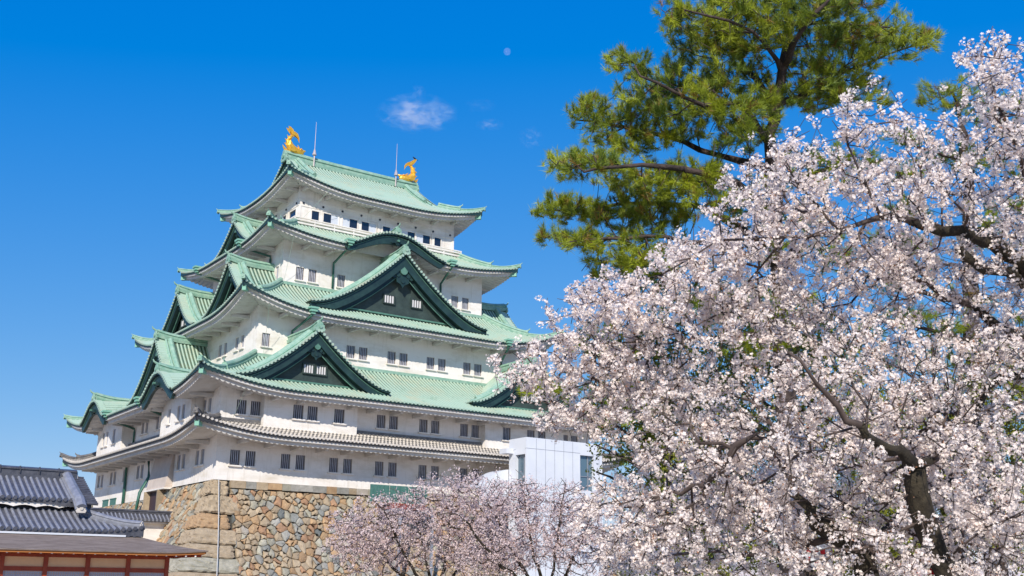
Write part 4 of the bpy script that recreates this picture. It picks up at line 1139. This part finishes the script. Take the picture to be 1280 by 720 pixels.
# --- front cherry A: leaning dark trunk at the lower right
lA = to_ground(limb((1182, 730, 10.8, 0.121), (1166, 650, 10.7, 0.114), (1142, 585, 10.6, 0.106)))
limbsA = [lA, limb((1142, 585, 10.6, 0.072), (1128, 566, 10.5, 0.056), (1096, 556, 10.4, 0.048), (1072, 538, 10.2, 0.039), (1048, 510, 10.2, 0.030), (1020, 475, 10.1, 0.020), (985, 440, 10.1, 0.011)),
          limb((1142, 585, 10.6, 0.050), (1166, 575, 10.5, 0.039), (1175, 560, 10.9, 0.028), (1160, 520, 12, .03), (1150, 470, 12.8, 0.011)),
          limb((1072, 538, 10.2, 0.016), (1010, 545, 10.5, 0.011), (950, 540, 10.6, 0.007)),
          limb((1182, 700, 10.8, 0.016), (1230, 660, 10.5, 0.012), (1280, 640, 10.2, 0.008), (1320, 600, 10.1, 0.006))]
blA = [(1000, 560, 11.5, 170, 120, 1.5, 420), (860, 560, 11.8, 130, 110, 1.2, 280), (1150, 600, 11.6, 160, 110, 1.6, 420), (1240, 540, 11.6, 120, 150, 1.6, 330), (930, 670, 11.6, 170, 70, 1.3, 330),
       (1080, 460, 11.6, 150, 90, 1.4, 330), (790, 660, 11.9, 90, 70, 1.0, 150), (1280, 680, 11.4, 120, 80, 1.4, 180), (1120, 700, 11.0, 160, 50, 1.2, 200)]
cherry('cherry_tree', limbsA, blA, 'blossoming cherry tree with the dark leaning forked trunk at the lower right', 21)
# --- cherry C: heavy limb entering from the right
lC = to_ground(limb((1345, 560, 12.6, .17), (1330, 440, 12.3, .15), (1300, 345, 12.0, .12)), dx=.4)
limbsC = [lC, limb((1300, 345, 12, .10), (1262, 310, 11.8, .08), (1225, 298, 11.6, .07), (1180, 288, 11.5, .055), (1140, 278, 11.4, .04), (1105, 272, 11.3, .03), (1050, 292, 11.3, .02), (980, 296, 11.4, .016), (900, 300, 11.4, .012)),
          limb((1290, 350, 12, .07), (1230, 335, 11.6, .055), (1198, 312, 11.4, .045)),
          limb((1290, 420, 12.2, .07), (1250, 412, 12, .06), (1215, 385, 12, .04), (1180, 372, 12, .025)),
          limb((1330, 440, 12.3, .08), (1280, 470, 12, .055), (1230, 480, 11.9, .04), (1205, 540, 11.9, .045)),
          limb((1105, 272, 11.3, .02), (1060, 180, 11.3, .012), (1060, 120, 11.2, .006)),
          limb((1050, 292, 11.3, .018), (1000, 230, 11.4, .012), (960, 175, 11.4, .006)),
          limb((1300, 345, 12, .06), (1290, 240, 11.8, .035), (1250, 140, 11.6, .02), (1225, 70, 11.4, .008)),
          limb((900, 300, 11.4, .012), (830, 345, 11.6, .01), (760, 380, 11.8, .008)),
          limb((980, 296, 11.4, .012), (900, 390, 11.7, .011), (800, 430, 11.9, .009), (700, 425, 12.2, .006), (640, 440, 12.3, .004))]
blC = [(1060, 230, 11.8, 130, 100, 1.2, 300), (955, 270, 11.8, 85, 85, 1.1, 220), (1180, 220, 11.8, 90, 70, 1.2, 170), (1240, 110, 11.4, 60, 80, 1.0, 110), (1290, 190, 11.4, 70, 110, 1.2, 150),
       (900, 380, 11.8, 120, 90, 1.2, 280), (1000, 400, 12.2, 110, 60, 1.2, 170), (1170, 350, 12, 80, 60, 1.2, 130), (1260, 300, 12, 80, 90, 1.3, 200), (780, 400, 12, 90, 60, .9, 170), (1260, 420, 12, 80, 70, 1.2, 150),
       (690, 455, 12.2, 75, 40, .7, 80), (865, 330, 11.8, 65, 50, .9, 120), (800, 480, 12.1, 90, 60, 1.0, 170), (1085, 145, 11.3, 60, 40, .7, 45), (720, 500, 12.2, 70, 40, .7, 60), (770, 370, 12, 60, 34, .7, 50), (665, 478, 12.2, 66, 34, .7, 34), (725, 525, 12.3, 60, 36, .8, 60), (745, 450, 12.2, 60, 50, .8, 80), (1060, 330, 12, 90, 40, 1.0, 120), (720, 395, 12.1, 50, 45, .7, 36), (1120, 330, 12.2, 60, 50, 1, 70)]
cherry('cherry_tree', limbsC, blC, 'tallest blossoming cherry tree whose heavy limb reaches in from the right edge', 22)
# --- cherry B: behind, leaning left, broken-looking dark trunk low in the picture
lB = limb((1110, 760, 11.4, .13), (1078, 698, 11.3, .115), (1040, 672, 11.2, .095), (1012, 645, 11.2, .085))
lB = [(*(at(1110, 760, 11.4)+V3(.2, .1, 0)), .15)]+lB[1:]; lB[0] = (lB[0][0], lB[0][1], GROUND-.05, .17)
limbsB = [lB, limb((1012, 640, 11.2, .05), (985, 600, 11.6, .035), (960, 540, 12.2, .02)), limb((1040, 668, 11.2, .04), (960, 690, 12, .03), (880, 690, 13, .02), (800, 700, 14.1, .01)), limb((1075, 690, 11.4, .06), (1130, 640, 12.6, .05), (1200, 590, 13.5, .07), (1212, 545, 13.6, .06), (1222, 500, 13.8, .03))]
blB = [(900, 640, 14.6, 150, 80, 1.4, 260), (1010, 580, 15, 130, 80, 1.3, 200), (800, 700, 14.4, 90, 30, 1.0, 80), (1150, 560, 15, 120, 90, 1.5, 220), (1240, 640, 14.6, 100, 80, 1.3, 150), (860, 520, 14.8, 90, 60, 1.0, 90)]
cherry('cherry_tree', limbsB, blB, 'blossoming cherry tree behind the front one with a split trunk leaning left', 23)

# --- mid distance cherries in front of the stone base
def midtree(px, dist, blobs, seed, label, lean=0):
    l0 = to_ground(limb((px, 790, dist, .20), (px-3+lean*.3, 765, dist, .17), (px+lean, 745, dist, .13)))
    ls = [l0]
    rg = np.random.default_rng(seed)
    for a in (-135, -80, -30, 25, 75):
        h = 60-abs(a)*.12; dd = rg.uniform(-2, 2)
        ls.append(limb((px+lean*.5, 755, dist, .09), (px+a*.45, 715-h*.3, dist+dd*.4, .06), (px+a*.8, 675-h*.7, dist+dd*.8, .035), (px+a, 650-h*.9+abs(a)*.25, dist+dd, .02)))
    return cherry('cherry_tree', ls, blobs, label, seed, per=4, rad=.10, fr=.035, petal='petal2', tip=.0105, cl=2.5, thin=.04, alpha=.25, leafn=.5, jitter=.10, step=.45)
midtree(545, 50, [(520, 668, 50, 108, 45, 2.2, 620), (570, 632, 50, 72, 44, 1.8, 420), (465, 685, 50, 58, 40, 1.8, 300), (600, 690, 50, 80, 34, 1.8, 360), (490, 630, 50, 50, 22, 1.2, 90), (437, 668, 50, 34, 34, 1.2, 110), (610, 640, 50, 50, 50, 1.6, 200)], 31, 'smaller pink cherry tree spreading in front of the stone base')
midtree(682, 46, [(665, 665, 46, 80, 48, 2.0, 520), (735, 690, 46, 60, 38, 1.6, 240), (640, 620, 46, 45, 30, 1.2, 150), (620, 700, 46, 60, 28, 1.4, 200), (700, 625, 46, 55, 30, 1.4, 150), (745, 660, 46, 40, 40, 1.2, 110)], 32, 'smaller pink cherry tree standing in front of the white lift tower', lean=14)

# --- pines
def pine(limbs, blobs, label, seed, nd=50, ln=.155, step=.3, wid=.0085, name='pine_tree', per=3.1, alpha=.35, cat='pine tree'):
    rg = np.random.default_rng(seed); A = blob_points(blobs, rg)
    nodes, par, r, nch, nfix = grow(limbs, A, alpha=alpha, step=step, rg=rg, tip=.007, droop=-.03)
    root = thing(name, tuple(limbs[0][0][:3]), label, cat, 'pine trees behind the blossom')
    big = keep_joined(r > .05, par); branch_mesh('trunk', nodes, par, r, big, root, 'pbark'); branch_mesh('branches', nodes, par, r, ~big, root, 'pbark')
    # tufts stand on the outermost nodes, pointing outward and up
    idx = np.where((np.arange(len(nodes)) >= nfix) & (r < .02))[0]
    ch = rg.choice(idx, int(len(idx)*per), replace=False) if per <= 1 else rg.choice(idx, int(len(idx)*per))
    d = nodes[ch]-nodes[par[ch]]; d /= np.linalg.norm(d, axis=1, keepdims=True)+1e-9; d += V3(0, 0, .75); d /= np.linalg.norm(d, axis=1, keepdims=True)
    C = nodes[ch]+rg.normal(0, .05, (len(ch), 3)); N = len(ch)
    CC = np.repeat(C, nd, 0)+np.repeat(d, nd, 0)*rg.uniform(-.08, .06, (N*nd, 1)); fr_ = rand_frames(N*nd, rg, np.repeat(d, nd, 0), .62)
    V = np.array([(-wid/2, 0, 0), (wid/2, 0, 0), (0, 0, ln)]); sc = rg.uniform(.65, 1.15, N*nd)
    old = np.repeat(rg.random(N) < .07, nd) & (rg.random(N*nd) < .8)
    scatter_mesh('needles', V, [(0, 1, 2)], CC[~old], fr_[~old], sc[~old], ['needle'], [0], root)
    if old.any(): scatter_mesh('old_needles', V, [(0, 1, 2)], CC[old], fr_[old], sc[old], ['needle_old'], [0], root)
    print(name, 'tufts', N); return root

pd = 21.0
lp = limb((972, 330, pd, .14), (966, 200, pd, .115), (967, 130, pd, .10), (978, 80, pd, .085), (985, 30, pd, .07), (975, -40, pd, .05), (980, -110, pd, .04))
lp = [(*(at(990, 700, pd)), .32)]+lp; lp[0] = (lp[0][0], lp[0][1], GROUND-.05, .28)
def side(*pts): return limb(*[(a, b, pd+c, r) for a, b, c, r in pts])
limbsP = [lp, side((966, 140, 0, .09), (945, 100, .6, .07), (925, 70, 1.0, .05), (905, 30, 1.4, .03)),
          side((966, 190, 0, .08), (925, 130, -.5, .06), (880, 130, -1, .04), (800, 95, -1.4, .02)),
          side((966, 210, 0, .09), (900, 195, .6, .06), (830, 170, .8, .045), (760, 155, 1, .03), (720, 150, 1, .015)),
          side((966, 260, 0, .08), (880, 215, -1, .06), (800, 205, -1.5, .04), (730, 215, -1.8, .02)),
          side((972, 320, 0, .09), (890, 265, .5, .06), (800, 255, .6, .04), (720, 262, .5, .025), (670, 265, .5, .012)),
          side((972, 330, 0, .07), (860, 300, -.6, .04), (760, 300, -1, .025), (700, 305, -1.2, .012)),
          side((967, 130, 0, .08), (1010, 118, .8, .06), (1040, 95, 1.2, .045), (1090, 75, 1.4, .03), (1150, 55, 1.5, .015)),
          side((978, 80, 0, .07), (1000, 40, -1, .05), (1030, 0, -1.2, .03), (1060, -40, -1.2, .02)),
          side((978, 90, 0, .05), (940, 40, -1, .035), (880, 20, -1.4, .02), (840, 10, -1.5, .01)),
          side((975, 420, 0, .06), (900, 420, .5, .04), (800, 440, .6, .025), (720, 470, .8, .012)), side((966, 230, 0, .07), (1050, 210, 1, .05), (1120, 200, 1.6, .03)),
          side((985, 30, 0, .05), (1040, 30, .8, .03), (1120, 35, 1, .015))]
blP = [(900, 60, pd+.4, 75, 60, 1.5, 210), (960, 20, pd, 90, 45, 1.6, 220), (850, 120, pd-.2, 85, 38, 1.4, 200), (780, 80, pd-.8, 28, 16, .6, 26), (745, 140, pd+.8, 42, 24, .7, 60), (800, 170, pd+.4, 70, 26, 1.0, 110),
       (730, 205, pd-1.2, 55, 16, .8, 75), (830, 225, pd-.4, 90, 28, 1.2, 150), (712, 262, pd+.5, 55, 14, .7, 75), (790, 268, pd+.2, 80, 26, 1.0, 120), (720, 300, pd-.8, 50, 14, .6, 50), (800, 310, pd-.6, 70, 25, .9, 80),
       (1040, 60, pd+.8, 70, 42, 1.3, 170), (1110, 50, pd+1.2, 50, 32, 1.0, 80), (1155, 48, pd+1.4, 18, 16, .5, 18), (1050, 5, pd-.5, 50, 16, .8, 50), (1010, 110, pd+.5, 60, 34, 1.2, 110), (925, 150, pd-.5, 60, 45, 1.4, 130), (850, 20, pd-1, 32, 24, .7, 40),
       (1070, 115, pd+1, 50, 22, .9, 55), (930, -50, pd, 120, 40, 1.8, 120), (1020, -60, pd, 90, 40, 1.6, 80), (900, 240, pd-.5, 80, 40, 1.3, 90), (1040, 210, pd+.5, 80, 30, 1.4, 70), (980, 300, pd+.5, 100, 50, 1.6, 100), (790, 335, pd, 70, 20, 1, 60), (860, 370, pd, 90, 40, 1.3, 110), (950, 400, pd, 90, 50, 1.5, 110), (760, 430, pd, 50, 24, 1, 50), (700, 480, pd+1, 45, 22, .8, 40), (780, 500, pd, 60, 40, 1, 70)]
pine(limbsP, blP, 'tall pine tree with yellow green needles rising above the cherry blossom', 41)
# second pine, right edge, darker and further off
pd2 = 27.0
lp2 = limb((1215, 420, pd2, .2), (1212, 300, pd2, .16), (1205, 200, pd2, .12), (1200, 150, pd2, .06), (1190, 115, pd2, .03)); lp2 = [(lp2[0][0], lp2[0][1], GROUND-.05, .3)]+lp2
limbs2 = [lp2]+[limb((1212, 200+k*45, pd2, .06), (1212+s*45, 190+k*45, pd2+s*.8, .04), (1212+s*90, 175+k*45, pd2+s*1.2, .02)) for k in range(6) for s in (-1, 1)]
bl2 = [(1185, 120, pd2, 40, 22, .9, 50), (1240, 140, pd2, 55, 28, 1.0, 70), (1205, 200, pd2, 60, 20, 1.2, 60), (1100, 330, pd2, 70, 40, 1.3, 90), (1240, 280, pd2, 70, 40, 1.4, 90), (1180, 420, pd2, 110, 60, 1.8, 170), (1250, 520, pd2, 90, 60, 1.6, 110), (1060, 440, pd2, 60, 40, 1.2, 60)]
for k in range(6):
    for sd_ in (-1, 1): bl2.append((1212+sd_*78, 172+k*45, pd2+sd_*1.0, 34, 12, .8, 34))
pine(limbs2, bl2, 'second pine tree half hidden behind blossom near the right edge', 42, nd=40, ln=.17, wid=.008)
# third: bushy dark evergreen behind the left part of the blossom
pd3 = 24.0
def evergreen(px, d, blobs, label, seed):
    rg = np.random.default_rng(seed); b = at(px, 700, d); l0 = [(b[0], b[1], GROUND-.05, .24), (b[0], b[1], -6, .2), (*at(px, 600, d), .14), (*at(px+6, 480, d), .07)]
    ls = [l0]+[limb((px, 640-k*30, d, .06), (px+s*45, 610-k*34, d+s*.7, .035), (px+s*85, 590-k*34, d+s, .015)) for k in range(5) for s in (-1, 1)]
    A = blob_points(blobs, rg); nodes, par, r, nch, nfix = grow(ls, A, alpha=.3, step=.3, rg=rg, tip=.006)
    root = thing('evergreen_tree', tuple(l0[0][:3]), label, 'evergreen tree', 'dark evergreens behind the blossom'); big = keep_joined(r > .05, par)
    branch_mesh('trunk', nodes, par, r, big, root, 'pbark'); branch_mesh('branches', nodes, par, r, ~big, root, 'pbark')
    idx = np.where(r < .022)[0]; k = 34; C = np.repeat(nodes[idx], k, 0)+rg.normal(0, .14, (len(idx)*k, 3)); V = np.array([(0, 0, 0), (.022, .0, .04), (0, .006, .095), (-.022, 0, .04)])
    scatter_mesh('leaves', V, [(0, 1, 2, 3)], C, rand_frames(len(C), rg, V3(0, -.3, .6)[None, :].repeat(len(C), 0), .8), rg.uniform(.7, 1.3, len(C)), ['leaf'], [0], root)
    print('evergreen leaves', len(C)); return root
evergreen(830, pd3, [(800, 520, pd3, 60, 60, 1.3, 150), (850, 600, pd3, 80, 80, 1.6, 260), (810, 440, pd3, 60, 40, 1.1, 90), (900, 500, pd3, 70, 90, 1.5, 200), (860, 690, pd3, 90, 40, 1.5, 150)], 'dark evergreen tree showing between blossoms to the right of the lift tower', 51)
evergreen(1010, 25.5, [(980, 430, 25.5, 90, 60, 1.6, 260), (1040, 550, 25.5, 120, 90, 1.8, 420), (950, 650, 25.5, 100, 70, 1.6, 300), (1080, 660, 25.5, 90, 60, 1.6, 200)], 'dark evergreen tree hidden behind the densest blossom in the middle', 52)
evergreen(1190, 26.5, [(1180, 560, 26.5, 110, 90, 1.8, 380), (1260, 640, 26.5, 100, 90, 1.6, 320), (1100, 670, 26.5, 90, 60, 1.6, 180), (1270, 480, 26.5, 70, 70, 1.6, 150)], 'dark evergreen tree behind the leaning cherry trunk at the lower right', 53)

# ================================================================== SMALL THINGS
# crow on the right golden fish
b = V3(WX-11.3+.62, WY/2, 36.74)
mb = MB(); mb.tube([b+V3(.22, 0, -.06), b+V3(.08, 0, .0), b+V3(-.08, 0, .05), b+V3(-.16, 0, .13), b+V3(-.23, 0, .16), b+V3(-.32, 0, .14)], [.02, .075, .09, .055, .05, .008], 8)
mb.prism([(0, 0), (.22, -.03), (.24, .02), (0, .05)], b+V3(.12, -.03, -.06), V3(1, 0, 0), V3(0, 0, 1), V3(0, 1, 0), .06)
for s in (-.03, .03): mb.tube([b+V3(0, s, -.06), b+V3(0, s, -.16)], .01, 5)
tag(mb.build('bird', 'crow', None, True), 'small black bird perched on the tail of the right golden fish', 'bird')
# red rail at the foot of the front cherry
rl = thing('red_rail', tuple(at(1170, 716, 12.3)*V3(1, 1, 0)+V3(0, 0, GROUND)), 'low bar painted bright red at the foot of the leaning cherry trunk', 'rail')
a_, b_ = at(1146, 714.5, 10.9), at(1193, 713.5, 10.9); b_[2] = a_[2]
mb = MB(); dv = (b_-a_)/np.linalg.norm(b_-a_); mb.box((a_+b_)/2, (np.linalg.norm(b_-a_)/2, .02, .03), (dv, np.cross(V3(0, 0, 1), dv), V3(0, 0, 1))); mb.build('bar', 'red', rl)
for p in (a_+dv*.03, b_-dv*.03): mb = MB(); mb.tube([p*V3(1, 1, 0)+V3(0, 0, GROUND), p-V3(0, 0, .02)], .018, 8); mb.build('post', 'red', rl)
# banner with red marks
c = at(1013, 695, 13.2); u = RT*V3(1, 1, 0); u /= np.linalg.norm(u); n = np.cross(u, V3(0, 0, 1)); 
bn = thing('banner', tuple(c*V3(1, 1, 0)+V3(0, 0, GROUND)), 'white cloth banner with small red marks glimpsed through low blossom', 'banner')
mb = MB(); mb.box(c, (.26, .008, .16), (u, n, V3(0, 0, 1))); cl_ = mb.build('cloth', 'panelwhite', bn)
mb = MB()
for a, z, w, h in ((-.16, .05, .012, .06), (-.13, .05, .03, .012), (-.02, .06, .025, .025), (.06, .06, .03, .012), (.15, .05, .028, .028), (-.08, -.06, .03, .012), (-.02, -.05, .012, .04), (.08, -.07, .03, .01)): mb.box(c+u*a+V3(0, 0, z)+n*.012, (w, .004, h), (u, n, V3(0, 0, 1)))
mb.build('red_mark', 'red', cl_)
for s in (-.26, .26): mb = MB(); mb.tube([(*(c+u*s)[:2], GROUND), (*(c+u*s)[:2], c[2]+.2)], .015, 6); mb.build('pole', 'bars', bn)

# moon and wisps of cloud, far outside everything
mp = at(634, 64.5, 9000)
mb = MB(); rr = 30.0
for i in range(1): 
    P = []; 
    for th in np.linspace(0, math.pi, 13): P.append([(mp[0]+rr*math.sin(th)*math.cos(ph), mp[1]+rr*math.sin(th)*math.sin(ph), mp[2]+rr*math.cos(th)) for ph in np.linspace(0, 2*math.pi, 25)])
    mb.grid(np.array(P))
m = bpy.data.materials.new('moon_surface'); m.use_nodes = True; nn = m.node_tree.nodes; ll = m.node_tree.links; nn.remove(nn['Principled BSDF'])
ad = nn.new('ShaderNodeAddShader'); tr = nn.new('ShaderNodeBsdfTransparent'); df = nn.new('ShaderNodeBsdfDiffuse'); df.inputs[0].default_value = (.055, .045, .045, 1); ns = nn.new('ShaderNodeTexNoise'); ns.inputs['Scale'].default_value = .02
ll.new(tr.outputs[0], ad.inputs[0]); ll.new(df.outputs[0], ad.inputs[1]); ll.new(ad.outputs[0], nn['Material Output'].inputs['Surface']); MT['moon'] = m
tag(mb.build('moon', 'moon', None, True), 'pale daytime moon high in the blue sky', 'moon')
def cloud(px, py, d, rx, ry, dens, seed, lab):
    c = at(px, py, d); s = d/FPX; mb = MB()
    bpy_me = None
    import bmesh
    bm = bmesh.new(); bmesh.ops.create_icosphere(bm, subdivisions=3, radius=1); me = bpy.data.meshes.new('cloud'); bm.to_mesh(me); bm.free()
    o = link('cloud', me); o.location = c; o.rotation_euler = (0, 0, -YAW); o.scale = (rx*s, rx*s*.6, ry*s)
    m = bpy.data.materials.new('cloud_wisp'); m.use_nodes = True; n = m.node_tree.nodes; l = m.node_tree.links; n.remove(n['Principled BSDF'])
    v = n.new('ShaderNodeVolumePrincipled'); v.inputs['Color'].default_value = (1, 1, 1, 1)
    tc = n.new('ShaderNodeTexCoord'); ns = n.new('ShaderNodeTexNoise'); ns.inputs['Scale'].default_value = 2.1; ns.inputs['Detail'].default_value = 7; ns.inputs['Roughness'].default_value = .68; ns.inputs['Distortion'].default_value = .8; ns.noise_dimensions = '4D'; ns.inputs['W'].default_value = seed
    l.new(tc.outputs['Object'], ns.inputs['Vector']); ln = n.new('ShaderNodeVectorMath'); ln.operation = 'LENGTH'; l.new(tc.outputs['Object'], ln.inputs[0])
    mr = n.new('ShaderNodeMapRange'); mr.inputs[1].default_value = 1; mr.inputs[2].default_value = .25; l.new(ln.outputs['Value'], mr.inputs[0])
    m1 = n.new('ShaderNodeMapRange'); m1.inputs[1].default_value = .50; m1.inputs[2].default_value = .74; l.new(ns.outputs['Fac'], m1.inputs[0])
    mu = n.new('ShaderNodeMath'); mu.operation = 'MULTIPLY'; l.new(mr.outputs[0], mu.inputs[0]); l.new(m1.outputs[0], mu.inputs[1])
    m2 = n.new('ShaderNodeMath'); m2.operation = 'MULTIPLY'; m2.inputs[1].default_value = dens/(rx*s); l.new(mu.outputs[0], m2.inputs[0]); l.new(m2.outputs[0], v.inputs['Density'])
    l.new(v.outputs[0], n['Material Output'].inputs['Volume']); me.materials.append(m)
    tag(o, lab, 'cloud', kind='stuff')
cloud(521, 142, 3000, 54, 25, 5.5, 1.3, 'largest white wisp of cloud just above the castle roof'); cloud(612, 156, 3200, 20, 8, .9, 4.2, 'small faint wisp of cloud right of the largest one')
cloud(664, 172, 3200, 18, 15, .8, 7.7, 'faint round wisp of cloud nearest the pine tree'); cloud(600, 132, 3200, 24, 9, .35, 9.1, 'faintest upper wisp of cloud between the moon and the others'); cloud(522, 118, 3000, 12, 14, .8, 3.7, 'thin upright wisp of cloud on top of the largest one')
